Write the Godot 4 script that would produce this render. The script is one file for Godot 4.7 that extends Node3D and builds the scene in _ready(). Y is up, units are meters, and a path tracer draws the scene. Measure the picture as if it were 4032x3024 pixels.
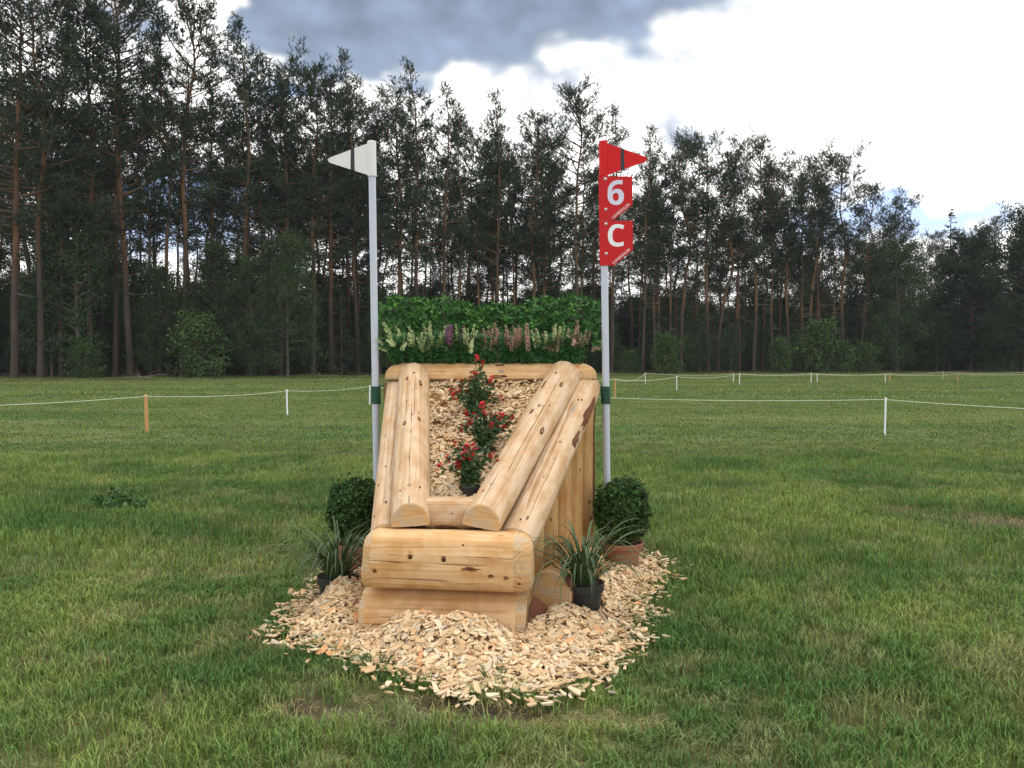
extends Node3D
# A log jump with brush and flags on a mown meadow before a pine wood. Metres, y up, camera at the origin's side looking to -Z.

var rng := RandomNumberGenerator.new()
var noise := FastNoiseLite.new()
var noise2 := FastNoiseLite.new()
var taken := {}
var M := {}

# ---------------------------------------------------------------- mesh builder
class MB:
	var v := PackedVector3Array()
	var n := PackedVector3Array()
	var c := PackedColorArray()
	var uv := PackedVector2Array()
	var idx := PackedInt32Array()
	func tri(a: Vector3, b: Vector3, d: Vector3, col: Color) -> void:
		var k := v.size()
		var nn := (d - a).cross(b - a).normalized()
		v.push_back(a); v.push_back(b); v.push_back(d)
		n.push_back(nn); n.push_back(nn); n.push_back(nn)
		c.push_back(col); c.push_back(col); c.push_back(col)
		uv.push_back(Vector2(a.x, a.y)); uv.push_back(Vector2(b.x, b.y)); uv.push_back(Vector2(d.x, d.y))
		idx.push_back(k); idx.push_back(k + 1); idx.push_back(k + 2)
	# a flat four-cornered face whose outside looks along hint
	func quad(a: Vector3, b: Vector3, d: Vector3, e: Vector3, col: Color, hint: Vector3) -> void:
		if (d - a).cross(b - a).dot(hint) >= 0.0:
			tri(a, b, d, col); tri(a, d, e, col)
		else:
			tri(a, d, b, col); tri(a, e, d, col)
	# smooth sheet over rows of points; closed rows wrap round
	func grid(rows: Array, uvs: Array, cols: Array, flip: bool) -> void:
		var base := v.size()
		var w: int = rows[0].size()
		var h := rows.size()
		for j in h:
			var r: PackedVector3Array = rows[j]
			v.append_array(r)
			uv.append_array(uvs[j])
			c.append_array(cols[j])
		var acc := PackedVector3Array()
		acc.resize(w * h)
		for j in h - 1:
			for i in w - 1:
				var k0 := j * w + i
				var k1 := k0 + 1
				var k2 := k0 + w
				var k3 := k2 + 1
				var p0 := v[base + k0]
				var p3 := v[base + k3]
				var nn := (v[base + k2] - v[base + k1]).cross(p3 - p0)
				if flip:
					nn = -nn
				acc[k0] += nn; acc[k1] += nn; acc[k2] += nn; acc[k3] += nn
				if flip:
					idx.append_array(PackedInt32Array([base + k0, base + k2, base + k3, base + k0, base + k3, base + k1]))
				else:
					idx.append_array(PackedInt32Array([base + k0, base + k3, base + k2, base + k0, base + k1, base + k3]))
		for j in h:      # a wrapped row ends where it began: share the normal
			var a := j * w
			var b := a + w - 1
			if v[base + a].distance_squared_to(v[base + b]) < 1e-10:
				var s := acc[a] + acc[b]
				acc[a] = s; acc[b] = s
		for k in acc.size():
			acc[k] = acc[k].normalized() if acc[k].length_squared() > 1e-20 else Vector3.UP
		n.append_array(acc)
	func tube(pts: PackedVector3Array, rad: PackedFloat32Array, sides: int, cols: PackedColorArray) -> void:
		var rows := []; var uvs := []; var cc := []
		var along := 0.0
		var side := Vector3.RIGHT
		for j in pts.size():
			var d := (pts[mini(j + 1, pts.size() - 1)] - pts[maxi(j - 1, 0)]).normalized()
			side = (side - d * side.dot(d))
			if side.length() < 0.01:
				side = d.cross(Vector3(0.3, 0.9, 0.2))
			side = side.normalized()
			var up := d.cross(side)
			if j > 0:
				along += pts[j].distance_to(pts[j - 1])
			var r := PackedVector3Array(); var u := PackedVector2Array(); var q := PackedColorArray()
			for i in sides + 1:
				var a := TAU * (i % sides) / sides
				r.push_back(pts[j] + (side * cos(a) + up * sin(a)) * rad[j])
				u.push_back(Vector2(float(i) / sides, along)); q.push_back(cols[j])
			rows.push_back(r); uvs.push_back(u); cc.push_back(q)
		grid(rows, uvs, cc, true)
	# a leaf folded along its midrib
	func leaf(at: Vector3, dir: Vector3, side: Vector3, length: float, width: float, fold: float, col: Color) -> void:
		var nn := side.cross(dir)
		var tip := at + dir * length
		var mid := at + dir * length * 0.5
		var l := mid + side * width * 0.5 + nn * fold
		var r := mid - side * width * 0.5 + nn * fold
		tri(at, l, tip, col)
		tri(at, tip, r, col)
	func mesh(m: Material) -> ArrayMesh:
		var arr := []
		arr.resize(Mesh.ARRAY_MAX)
		arr[Mesh.ARRAY_VERTEX] = v; arr[Mesh.ARRAY_NORMAL] = n; arr[Mesh.ARRAY_COLOR] = c
		arr[Mesh.ARRAY_TEX_UV] = uv; arr[Mesh.ARRAY_INDEX] = idx
		var o := ArrayMesh.new()
		o.add_surface_from_arrays(Mesh.PRIMITIVE_TRIANGLES, arr)
		o.surface_set_material(0, m)
		return o

# ---------------------------------------------------------------- scene tree helpers
func numbered(called: String) -> String:
	var k: int = taken.get(called, 0)
	taken[called] = k + 1
	return called if k == 0 else "%s_%03d" % [called, k]

func tag(o: Node, label: String, category := "", group := "", kind := "") -> void:
	if label != "": o.set_meta("label", label)
	if category != "": o.set_meta("category", category)
	if group != "": o.set_meta("group", group)
	if kind != "": o.set_meta("kind", kind)

func thing(called: String, at: Vector3, label: String, category: String, group := "") -> Node3D:
	var o := Node3D.new()
	o.name = numbered(called)
	add_child(o)
	o.position = at
	tag(o, label, category, group)
	return o

func part(called: String, mesh: Mesh, parent: Node, at := Vector3.ZERO, label := "") -> MeshInstance3D:
	var o := MeshInstance3D.new()
	o.name = called
	o.mesh = mesh
	parent.add_child(o, true)
	o.position = at
	if label != "": o.set_meta("label", label)
	return o

func solo(called: String, mesh: Mesh, at: Vector3) -> MeshInstance3D:
	var o := MeshInstance3D.new()
	o.name = numbered(called)
	o.mesh = mesh
	add_child(o)
	o.position = at
	return o

func lin(r: float, g: float, b: float) -> Color:      # real-world base colour -> albedo_color
	return Color(r, g, b).linear_to_srgb()

func mat(called: String, col: Color, rough := 0.8) -> StandardMaterial3D:
	var m := StandardMaterial3D.new()
	m.resource_name = called
	m.albedo_color = col
	m.roughness = rough
	M[called] = m
	return m

func vmat(called: String, rough := 0.8, through := Color.BLACK) -> StandardMaterial3D:   # colours from the vertices
	var m := mat(called, Color.WHITE, rough)
	m.vertex_color_use_as_albedo = true
	m.metallic_specular = 0.3
	if through != Color.BLACK:
		m.backlight_enabled = true
		m.backlight = through
	return m

func rv(s := 1.0) -> Vector3:
	return Vector3(rng.randf_range(-s, s), rng.randf_range(-s, s), rng.randf_range(-s, s))

func vary(c: Color, amount: float) -> Color:
	var k := 1.0 + rng.randf_range(-amount, amount)
	var y := rng.randf_range(-amount, amount) * 0.4
	return Color(c.r * k * (1.0 + y), c.g * k, c.b * k * (1.0 - y))
const PILE: PackedVector2Array = [Vector2(-1.16, -4.37), Vector2(-1.15, -4.8), Vector2(-1.12, -5.3), Vector2(-0.9, -5.9), Vector2(0.5, -6.1), Vector2(0.9, -5.95), Vector2(1.0, -5.6), Vector2(0.72, -4.87), Vector2(0.52, -4.08), Vector2(0.2, -3.54), Vector2(-0.2, -3.55), Vector2(-0.42, -3.67), Vector2(-0.6, -3.88), Vector2(-0.78, -4.0), Vector2(-0.92, -4.08)]

# ---------------------------------------------------------------- sky
func make_sky() -> Sky:
	var w := 1536
	var h := 768
	var im := Image.create(w, h, false, Image.FORMAT_RGBF)
	var f := FastNoiseLite.new()
	f.seed = 11; f.noise_type = FastNoiseLite.TYPE_SIMPLEX_SMOOTH; f.frequency = 1.0
	f.fractal_type = FastNoiseLite.FRACTAL_FBM; f.fractal_octaves = 5; f.fractal_gain = 0.5
	var blue := Vector3(0.30, 0.52, 0.95)
	var white := Vector3(1.8, 1.78, 1.73)
	var grey := Vector3(0.31, 0.39, 0.53)
	# banks of thick cloud, each [azimuth, elevation, half width, half height, weight] in degrees, all round the sky
	var banks := [[-8.0, 27.0, 22.0, 9.0, 0.60], [9.0, 26.5, 11.0, 5.0, 0.40], [11.0, 14.6, 4.0, 1.4, 0.27], [-3.0, 21.0, 7.0, 3.0, 0.25], [-17.0, 22.0, 9.0, 4.0, 0.22], [85.0, 30.0, 26.0, 9.0, 0.5], [150.0, 36.0, 30.0, 10.0, 0.5], [-80.0, 34.0, 25.0, 9.0, 0.5], [-140.0, 26.0, 24.0, 8.0, 0.5], [30.0, 62.0, 50.0, 12.0, 0.5], [-120.0, 66.0, 40.0, 10.0, 0.45]]
	var gaps := [[-15.0, 17.0, 5.0, 1.6, 0.50], [-19.5, 20.0, 2.5, 1.5, 0.4], [-22.0, 9.0, 9.0, 4.0, 0.40], [23.0, 8.8, 7.0, 1.8, 0.55], [20.0, 20.0, 16.0, 9.0, -0.06], [120.0, 18.0, 10.0, 5.0, 0.4], [-105.0, 16.0, 12.0, 5.0, 0.4], [70.0, 12.0, 8.0, 4.0, 0.35], [-170.0, 14.0, 10.0, 4.0, 0.4]]
	for j in h:
		var el := PI * (0.5 - (j + 0.5) / h)
		if el < -0.01:
			for i in w:
				im.set_pixel(i, j, Color(0.16, 0.2, 0.1))
			continue
		for i in w:
			var az := TAU * (i + 0.5) / w
			var d := Vector3(sin(az) * cos(el), sin(el), -cos(az) * cos(el))
			var p := d / (0.32 + maxf(d.y, 0.0)) * 1.6
			var q := f.get_noise_3d(p.x * 1.6 + 3.0, p.y * 1.3, p.z * 1.6)
			var q2 := f.get_noise_3d(p.x * 5.5, 7.0 + p.y * 5.0, p.z * 5.5)
			var ad := rad_to_deg(wrapf(az, -PI, PI)) + q2 * 4.0
			var ed := rad_to_deg(el) + q * 2.6 + q2 * 1.6
			var t := 0.46 + q * 0.10
			for b in banks:
				var x: float = wrapf(ad - b[0], -180.0, 180.0) / b[2]
				var y: float = (ed - b[1]) / b[3]
				t += b[4] * exp(-(x * x + y * y))
			for b in gaps:
				var x: float = wrapf(ad - b[0], -180.0, 180.0) / b[2]
				var y: float = (ed - b[1]) / b[3]
				t -= b[4] * exp(-(x * x + y * y))
			var col := blue.lerp(white, smoothstep(0.10, 0.34, t + q2 * 0.12))
			col = col.lerp(grey * (1.0 + q2 * 0.5), smoothstep(0.56, 0.92, t + q2 * 0.20))
			im.set_pixel(i, j, Color(col.x, col.y, col.z))
	var sm := PanoramaSkyMaterial.new()
	sm.panorama = ImageTexture.create_from_image(im)
	var s := Sky.new()
	s.sky_material = sm
	return s

func set_camera_and_light() -> void:
	var cam := Camera3D.new()
	cam.name = "camera"
	cam.fov = 48.54
	cam.near = 0.1
	cam.far = 1500.0
	add_child(cam)
	cam.position = Vector3(0, 1.4, 0)
	cam.rotation_degrees.x = -1.70
	cam.current = true
	var env := Environment.new()
	env.background_mode = Environment.BG_SKY
	env.sky = make_sky()
	env.background_energy_multiplier = 1.0
	env.tonemap_mode = Environment.TONE_MAPPER_LINEAR
	env.tonemap_exposure = 1.0
	env.fog_enabled = true                  # a trace of summer haze
	env.fog_density = 0.0002
	env.fog_light_color = Color(0.86, 0.9, 0.96)
	env.sdfgi_enabled = true
	env.ssao_enabled = true
	env.ssil_enabled = true
	var we := WorldEnvironment.new()
	we.name = "world"
	we.environment = env
	add_child(we)
	var sun := DirectionalLight3D.new()     # the sun behind cloud, high and a little ahead
	sun.name = "sun"
	sun.light_energy = 0.45
	sun.light_color = Color(1.0, 0.96, 0.9)
	sun.light_angular_distance = 24.0
	sun.shadow_enabled = true
	add_child(sun)
	sun.look_at_from_position(Vector3.ZERO, -Vector3(0.45, 1.5, -0.25), Vector3.FORWARD)

# ---------------------------------------------------------------- ground
const TREELINE := [[-200.0, 52.0], [-60.0, 54.0], [-27.0, 59.0], [0.0, 71.0], [20.0, 78.0], [34.0, 82.0], [60.0, 78.0], [200.0, 70.0]]
func treeline(x: float) -> float:      # distance of the wood's edge
	for k in TREELINE.size() - 1:
		if x <= TREELINE[k + 1][0]:
			return lerpf(TREELINE[k][1], TREELINE[k + 1][1], clampf((x - TREELINE[k][0]) / (TREELINE[k + 1][0] - TREELINE[k][0]), 0, 1))
	return 70.0

func long_grass(x: float, z: float) -> float:      # 1 where the meadow was left uncut
	var edge := 12.4 + 1.3 * noise.get_noise_2d(x * 9.0, 40.0) + 0.35 * noise2.get_noise_2d(x * 60.0, z * 40.0) + 0.02 * x
	return 1.0 - smoothstep(edge - 0.25, edge + 0.25, -z)

const SOIL := [[4.35, -7.2, 0.8, 0.34], [3.75, -7.8, 0.55, 0.13], [5.1, -6.95, 0.8, 0.36], [0.1, -3.28, 0.5, 0.12], [-0.75, -3.35, 0.25, 0.09], [-0.35, -3.45, 0.3, 0.1]]
func bare(x: float, z: float) -> float:      # 1 on bare soil
	var s := 0.0
	for b in SOIL:
		var p := Vector2((x - b[0]) / b[2], (z - b[1] - 0.15 * (x - b[0])) / b[3])
		s = maxf(s, 1.15 - p.length() + 0.55 * noise2.get_noise_2d(x * 160.0, z * 220.0))
	return smoothstep(0.1, 0.5, s)

func sward(x: float, z: float) -> Color:      # colour of the living grass at a spot, linear
	var a := noise.get_noise_2d(x * 14.0, z * 14.0)
	var b := noise2.get_noise_2d(x * 55.0 + 91.0, z * 55.0)
	var deep := Color(0.098, 0.182, 0.050)
	var fresh := Color(0.215, 0.300, 0.080)
	var straw := Color(0.40, 0.34, 0.18)
	var g := deep.lerp(fresh, clampf(0.42 + a * 0.9 + b * 1.15, 0.0, 1.0))
	var lg := long_grass(x, z)
	if lg < 1.0:
		var streak := noise.get_noise_2d(x * 3.0 + 7.0, z * 26.0) + 0.6 * noise2.get_noise_2d(x * 6.0, z * 60.0)
		var mown := Color(0.112, 0.188, 0.050).lerp(Color(0.215, 0.255, 0.085), clampf(0.45 + streak * 0.9, 0.0, 1.0))
		g = g.lerp(mown, (1.0 - lg) * 0.85)
	var near := clampf((7.0 + z) / 4.0, 0.0, 1.0)
	var dry := smoothstep(0.12, 0.5, noise2.get_noise_2d(x * 34.0 + 20.0, z * 34.0 - 50.0) * 0.33 + noise.get_noise_2d(x * 190.0 + 20.0, z * 190.0) * 1.0 + 0.16 * near - 0.08)
	return g.lerp(straw, dry * 0.38)

func make_ground() -> void:
	var xs := PackedFloat32Array(); var zs := PackedFloat32Array()
	for x in [-600.0, -350.0, -200.0, -130.0, -90.0, -65.0]: xs.push_back(x)
	var x0 := -50.0
	while x0 <= 50.0:
		xs.push_back(x0); x0 += 1.0 if absf(x0) > 9.0 else 0.3
	for x in [65.0, 90.0, 130.0, 200.0, 350.0, 600.0]: xs.push_back(x)
	for z in [400.0, 200.0, 100.0, 50.0, 25.0, 12.0, 6.0, 2.0]: zs.push_back(z)
	var z0 := -1.0
	while z0 > -100.0:
		zs.push_back(z0); z0 -= 0.3 if z0 > -14.0 else (0.7 if z0 > -60.0 else 1.2)
	for z in [-110.0, -130.0, -170.0, -250.0, -400.0, -700.0]: zs.push_back(z)
	var rows := []; var uvs := []; var cols := []
	for z in zs:
		var r := PackedVector3Array(); var u := PackedVector2Array(); var c := PackedColorArray()
		for x in xs:
			var y := 0.0
			if absf(x) < 60.0 and z < 3.0 and z > -60.0:
				y = 0.012 * noise2.get_noise_2d(x * 40.0, z * 40.0) - 0.03 * bare(x, z)
			r.push_back(Vector3(x, y - 0.012, z)); u.push_back(Vector2(x, z))
			var g := sward(x, z)
			var earth := Color(0.135, 0.105, 0.072)
			var col := Color(g.r * 0.5 + 0.085, g.g * 0.45 + 0.065, g.b * 0.5 + 0.032)
			if -z > 13.0: col = g
			col = col.lerp(earth, bare(x, z))
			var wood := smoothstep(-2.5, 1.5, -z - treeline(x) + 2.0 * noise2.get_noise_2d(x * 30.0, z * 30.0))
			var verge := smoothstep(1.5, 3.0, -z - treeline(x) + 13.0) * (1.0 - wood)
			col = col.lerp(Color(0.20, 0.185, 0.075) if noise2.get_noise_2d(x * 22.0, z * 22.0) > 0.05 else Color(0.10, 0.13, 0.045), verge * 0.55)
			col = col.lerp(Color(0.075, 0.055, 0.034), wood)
			c.push_back(col)
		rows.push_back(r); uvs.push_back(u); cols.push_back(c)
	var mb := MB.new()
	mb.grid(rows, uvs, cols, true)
	var m := vmat("meadow_soil", 0.95)
	var t := grain_image(512, 0.35, 1.25, 51)
	m.albedo_texture = t
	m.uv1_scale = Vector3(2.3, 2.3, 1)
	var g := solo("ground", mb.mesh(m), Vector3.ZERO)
	g.set_meta("kind", "structure")

func grain_image(size: int, lo: float, hi: float, sd: int) -> ImageTexture:      # speckled grey grain that tiles
	var f := FastNoiseLite.new()
	f.seed = sd; f.frequency = 0.05; f.fractal_octaves = 4
	var im := f.get_seamless_image(size, size)
	im.convert(Image.FORMAT_L8)
	var d := im.get_data()
	for k in d.size():
		d[k] = int(255.0 * lerpf(lo, hi, d[k] / 255.0))
	im = Image.create_from_data(size, size, false, Image.FORMAT_L8, d)
	im.convert(Image.FORMAT_RGB8)
	return ImageTexture.create_from_image(im)

# ---------------------------------------------------------------- grass
func tuft(blades: int, spread: float, tall: float, wide: float, lean: float, sd: int) -> ArrayMesh:
	rng.seed = sd
	var mb := MB.new()
	for k in blades:
		var a := rng.randf() * TAU
		var at := Vector3(cos(a), 0, sin(a)) * spread * sqrt(rng.randf())
		var b := rng.randf() * TAU
		var out := Vector3(cos(b), 0, sin(b))
		var hgt := tall * rng.randf_range(0.45, 1.1)
		var w := out.cross(Vector3.UP) * wide * rng.randf_range(0.6, 1.2) * 0.5
		var bend := lean * rng.randf_range(0.3, 1.3)
		var p1 := at + Vector3.UP * hgt * 0.55 + out * hgt * bend * 0.3
		var p2 := at + Vector3.UP * hgt * (1.0 - 0.25 * bend) + out * hgt * bend
		var col := Color.WHITE * rng.randf_range(0.6, 1.3)
		if rng.randf() < 0.19: col = Color(2.0, 1.4, 1.8) * rng.randf_range(0.6, 1.1)        # a dead blade
		var low := at - Vector3.UP * 0.015
		mb.tri(low - w, low + w, p1 + w * 0.8, col)
		mb.tri(low - w, p1 + w * 0.8, p1 - w * 0.8, col)
		mb.tri(p1 - w * 0.8, p1 + w * 0.8, p2, col)
	return mb.mesh(M.grass)

func in_pile(x: float, z: float) -> float:      # how far inside the outline of the chips (metres), negative outside
	var p := Vector2(x, z)
	var best := 1e9
	for k in PILE.size():
		var q := Geometry2D.get_closest_point_to_segment(p, PILE[k], PILE[(k + 1) % PILE.size()])
		best = minf(best, p.distance_to(q))
	return best if Geometry2D.is_point_in_polygon(p, PILE) else -best

func make_grass() -> void:
	vmat("grass", 0.75, Color(0.5, 0.58, 0.3))
	var layers := [
		# name, from, to, tufts per square metre, tuft variants (blades, spread, tall, wide, lean)
		["near", 2.2, 5.5, 820.0, [[9, 0.045, 0.056, 0.0045, 0.8], [12, 0.05, 0.074, 0.0043, 0.65], [8, 0.04, 0.042, 0.0048, 1.1]]],
		["mid", 5.5, 14.0, 230.0, [[12, 0.09, 0.070, 0.006, 0.7], [14, 0.10, 0.090, 0.0056, 0.6], [11, 0.08, 0.055, 0.0065, 0.95]]],
		["far", 14.0, 30.0, 46.0, [[14, 0.22, 0.055, 0.013, 0.8], [14, 0.22, 0.07, 0.012, 0.7]]],
		["edge", 30.0, 84.0, 11.0, [[14, 0.5, 0.085, 0.03, 0.9], [14, 0.5, 0.11, 0.028, 0.8]]]]
	var sd := 300
	for L in layers:
		var spots := []
		for k in L[4].size(): spots.push_back([])
		var r0: float = L[1]; var r1: float = L[2]
		rng.seed = sd
		var half := 0.66
		var area := (r1 * r1 - r0 * r0) * half
		var count := int(area * L[3])
		for k in count:
			var d := sqrt(lerpf(r0 * r0, r1 * r1, rng.randf()))
			var x := d * half * rng.randf_range(-1, 1)
			var z := -d
			var y := 0.0
			if r0 < 9.0:
				if absf(x - 0.1) < 1.5:
					var ip := in_pile(x, z)
					if ip > 0.10 or (ip > -0.02 and rng.randf() < 0.75): continue
					if x > -0.8 and x < 0.1 and z < -4.2 and z > -6.0: continue
				var br := bare(x, z)
				if rng.randf() < br * 0.78: continue
				if rng.randf() < smoothstep(0.25, 0.6, noise2.get_noise_2d(x * 75.0, z * 75.0)) * 0.45: continue
			if d > treeline(x) + 1.5: continue
			var lg := long_grass(x, z)
			var tall := lerpf(0.62, 1.0, lg) * (1.0 + 0.45 * noise.get_noise_2d(x * 22.0, z * 22.0))
			var verge := smoothstep(7.0, 3.5, treeline(x) - d)
			if verge > 0.0: tall *= 1.0 + 2.6 * verge
			var c := sward(x, z)
			if verge > 0.0: c = c.lerp(Color(0.13, 0.13, 0.05), verge * 0.5)
			var mown := smoothstep(13.5, 11.0, treeline(x) - d) * smoothstep(7.5, 9.5, treeline(x) - d)      # the dry strip along the wood
			c = c.lerp(Color(0.27, 0.235, 0.11), mown * 0.55)
			if r0 < 9.0 and bare(x, z) > 0.3:
				c = c.lerp(Color(0.36, 0.28, 0.16), 0.7); tall *= 0.5
			c = vary(c, 0.26)
			var s := rng.randf_range(0.8, 1.25)
			var b := Basis(Vector3.UP, rng.randf() * TAU) * Basis.from_scale(Vector3(s, s * maxf(tall, 0.3), s))
			spots[rng.randi() % spots.size()].push_back([Transform3D(b, Vector3(x, y - 0.004, z)), c])
		for k in spots.size():
			var a: Array = L[4][k]
			sd += 1
			var mm := MultiMesh.new()
			mm.transform_format = MultiMesh.TRANSFORM_3D
			mm.use_colors = true
			mm.mesh = tuft(a[0], a[1], a[2], a[3], a[4], sd)
			mm.instance_count = spots[k].size()
			for i in spots[k].size():
				mm.set_instance_transform(i, spots[k][i][0])
				mm.set_instance_color(i, spots[k][i][1])
			var o := MultiMeshInstance3D.new()
			o.name = numbered("meadow_grass")
			o.multimesh = mm
			add_child(o)
			tag(o, {"near": "short mixed green and straw grass of the meadow around the wood chips", "mid": "longer lush green grass beside and behind the log jump", "far": "mown paler grass between the rope fences", "edge": "thin mown grass and rough verge along the wood"}[L[0]], "grass", "grass of the meadow", "stuff")

# ---------------------------------------------------------------- trees
func pine(sd: int, h: float, base_at: float, spread: float, shape: String, crook: float, thick: float) -> Dictionary:
	rng.seed = sd
	var wood := MB.new()
	var leaf := MB.new()
	var pts := PackedVector3Array(); var rad := PackedFloat32Array(); var cols := PackedColorArray()
	var ph := rng.randf() * 20.0
	var steps := 22
	for k in steps + 1:
		var t := float(k) / steps
		var wob := Vector3(noise.get_noise_2d(t * 160.0 + ph * 50.0, sd * 3.0), 0, noise.get_noise_2d(t * 160.0, sd * 3.0 + 99.0)) * crook * t
		pts.push_back(Vector3(0, h * t, 0) + wob)
		rad.push_back(thick * (pow(1.0 - t, 0.75) * 0.94 + 0.06) * (1.25 if k == 0 else 1.0))
		var orange := Color(0.155, 0.088, 0.051)       # thin flaking bark high on a Scots pine
		var grey := Color(0.075, 0.058, 0.046)        # thick plates low on it
		var flake := noise2.get_noise_2d(t * 700.0, sd * 11.0)
		cols.push_back(vary(grey.lerp(orange, smoothstep(0.22, 0.5, t + 0.35 * flake)), 0.16))
	wood.tube(pts, rad, 8, cols)
	var at := func(t: float) -> Vector3:
		var f := clampf(t, 0.0, 0.999) * steps
		return pts[int(f)].lerp(pts[mini(int(f) + 1, steps)], f - int(f))
	var limb := func(t: float, length: float, rise: float, az: float, alive: bool, dense: float) -> void:
		var o: Vector3 = at.call(t)
		var dir := Vector3(cos(az), rise, sin(az)).normalized()
		var lp := PackedVector3Array(); var lr := PackedFloat32Array(); var lc := PackedColorArray()
		var p := o
		for k in 5:
			lp.push_back(p)
			lr.push_back(maxf(0.012, (0.018 + length * 0.013) * (1.0 - k * 0.2)))
			lc.push_back(Color(0.15, 0.095, 0.06) if alive else Color(0.16, 0.14, 0.12))
			dir = (dir + Vector3(0, 0.10 if alive else -0.06, 0) + rv(0.16)).normalized()
			p += dir * length * 0.25
		wood.tube(lp, lr, 4, lc)
		if not alive: return
		var n := int(maxf(4.0, length * 6.0 * dense))
		for k in n:
			var f := lerpf(0.28, 1.0, pow(rng.randf(), 0.7)) * 3.99
			var q := lp[int(f)].lerp(lp[int(f) + 1], f - int(f))
			var out := (rv(1.0) * Vector3(1, 0.45, 1) + dir * 0.5).normalized()
			q += out * rng.randf_range(0.1, 0.5) * clampf(length * 0.42, 0.25, 1.0) + Vector3(0, rng.randf_range(-0.05, 0.2), 0)
			var tint := vary(Color(0.036, 0.056, 0.034), 0.35)
			var face := (out + Vector3(0, 0.9, 0)).normalized()
			for shoot in 2:      # bottle-brush shoots that turn up at the tip
				var ax := (face * 0.9 + out * 0.5 + rv(0.75)).normalized()
				var from := q + rv(0.24)
				var reach := rng.randf_range(0.25, 0.55)
				for s in 10:
					var d := (ax * 0.9 + rv(1.0)).normalized()
					var wd := d.cross(rv(1.0)).normalized() * rng.randf_range(0.018, 0.036)
					var m := from + ax * reach * (s / 10.0)
					leaf.tri(m - wd, m + wd, m + d * rng.randf_range(0.12, 0.27), tint)
	var n_limbs := int(h * 1.9 * (1.0 - base_at) * 2.3)
	for k in n_limbs:
		var u := (k + rng.randf()) / n_limbs
		var t := lerpf(base_at, 0.985, u)
		var prof := 1.0
		match shape:
			"cone": prof = pow(1.0 - u, 0.75) * 0.95 + 0.03
			"round": prof = sqrt(maxf(0.02, 1.0 - pow((u - 0.35) / 0.68, 2.0)))
			"flat": prof = 0.55 + 0.5 * sin(u * 2.6)
			"thin": prof = (0.5 + 0.5 * sin(u * 9.0 + sd)) * (1.0 - 0.6 * u) + 0.15
		var length := maxf(0.35, spread * prof * (rng.randf_range(0.45, 1.0) if k % 3 else rng.randf_range(0.9, 1.3)))
		limb.call(t, length, lerpf(0.02, 0.55 if shape == "cone" else 0.8, u * u) + rng.randf_range(-0.15, 0.2), rng.randf() * TAU, true, 1.0 + u * 0.45)
	limb.call(0.97, h * 0.035, 3.0, 0.0, true, 1.6)
	for k in 16:      # dead snags and a few last live sprays on the bare stem
		var t := lerpf(0.18, base_at, pow(rng.randf(), 0.6))
		limb.call(t, rng.randf_range(0.5, 1.7), rng.randf_range(-0.25, 0.25), rng.randf() * TAU, rng.randf() < 0.22, 0.8)
	return {"trunk": wood.mesh(M.bark), "crown": leaf.mesh(M.needles), "h": h}

func broadleaf(sd: int, h: float, low: float, spread: float, leaf_size: float, droop: float, tint: Color, n_limbs: int, per: int, bark: Color) -> Dictionary:
	rng.seed = sd
	var wood := MB.new()
	var leaf := MB.new()
	var stems := 1 if low > 0.12 else 5
	for st in stems:
		var pts := PackedVector3Array(); var rad := PackedFloat32Array(); var cols := PackedColorArray()
		var tilt := Vector3.ZERO if stems == 1 else Vector3(rng.randf_range(-1, 1), 0, rng.randf_range(-1, 1)) * spread * 0.5
		for k in 9:
			var t := k / 8.0
			pts.push_back(Vector3(0, h * 0.93 * t, 0) + tilt * t + rv(0.02 * h) * t)
			rad.push_back(h * (0.011 if stems == 1 else 0.007) * (1.05 - t)); cols.push_back(vary(bark, 0.2))
		wood.tube(pts, rad, 7, cols)
		for k in n_limbs / stems:
			var u := (k + rng.randf()) / (n_limbs / stems)
			var t := lerpf(low, 0.97, u)
			var f := t * 7.99
			var p := pts[int(f)].lerp(pts[int(f) + 1], f - int(f))
			var az := rng.randf() * TAU
			var prof := sqrt(maxf(0.04, 1.0 - pow((u - 0.38) / 0.72, 2.0)))
			var length := spread * prof * rng.randf_range(0.55, 1.2)
			var dir := Vector3(cos(az), lerpf(0.15, 1.3, u), sin(az)).normalized()
			var lp := PackedVector3Array(); var lr := PackedFloat32Array(); var lc := PackedColorArray()
			for j in 6:
				lp.push_back(p); lr.push_back(maxf(0.008, length * 0.016 * (1.0 - j * 0.17))); lc.push_back(vary(bark, 0.15))
				dir = (dir + Vector3(0, -droop * 0.12 * j, 0) + rv(0.15)).normalized()
				p += dir * length / 5.0
			wood.tube(lp, lr, 4, lc)
			for s in per:
				var g := lerpf(0.25, 1.0, pow(rng.randf(), 0.65)) * 4.99
				var q := lp[int(g)].lerp(lp[int(g) + 1], g - int(g)) + rv(1.0) * clampf(length * 0.22, 0.1, 0.6)
				var tone := vary(tint, 0.3)
				for z in 7:
					var m := q + rv(leaf_size * 1.9) + Vector3(0, -droop * rng.randf() * 0.55, 0)
					var d := (rv(1.0) + Vector3(0, -0.35 - droop, 0)).normalized()
					leaf.leaf(m, d, d.cross(rv(1.0)).normalized(), leaf_size * rng.randf_range(0.7, 1.3), leaf_size * 0.7, leaf_size * 0.1, tone)
	return {"trunk": wood.mesh(M.bark), "crown": leaf.mesh(M.leaves), "h": h}

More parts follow.
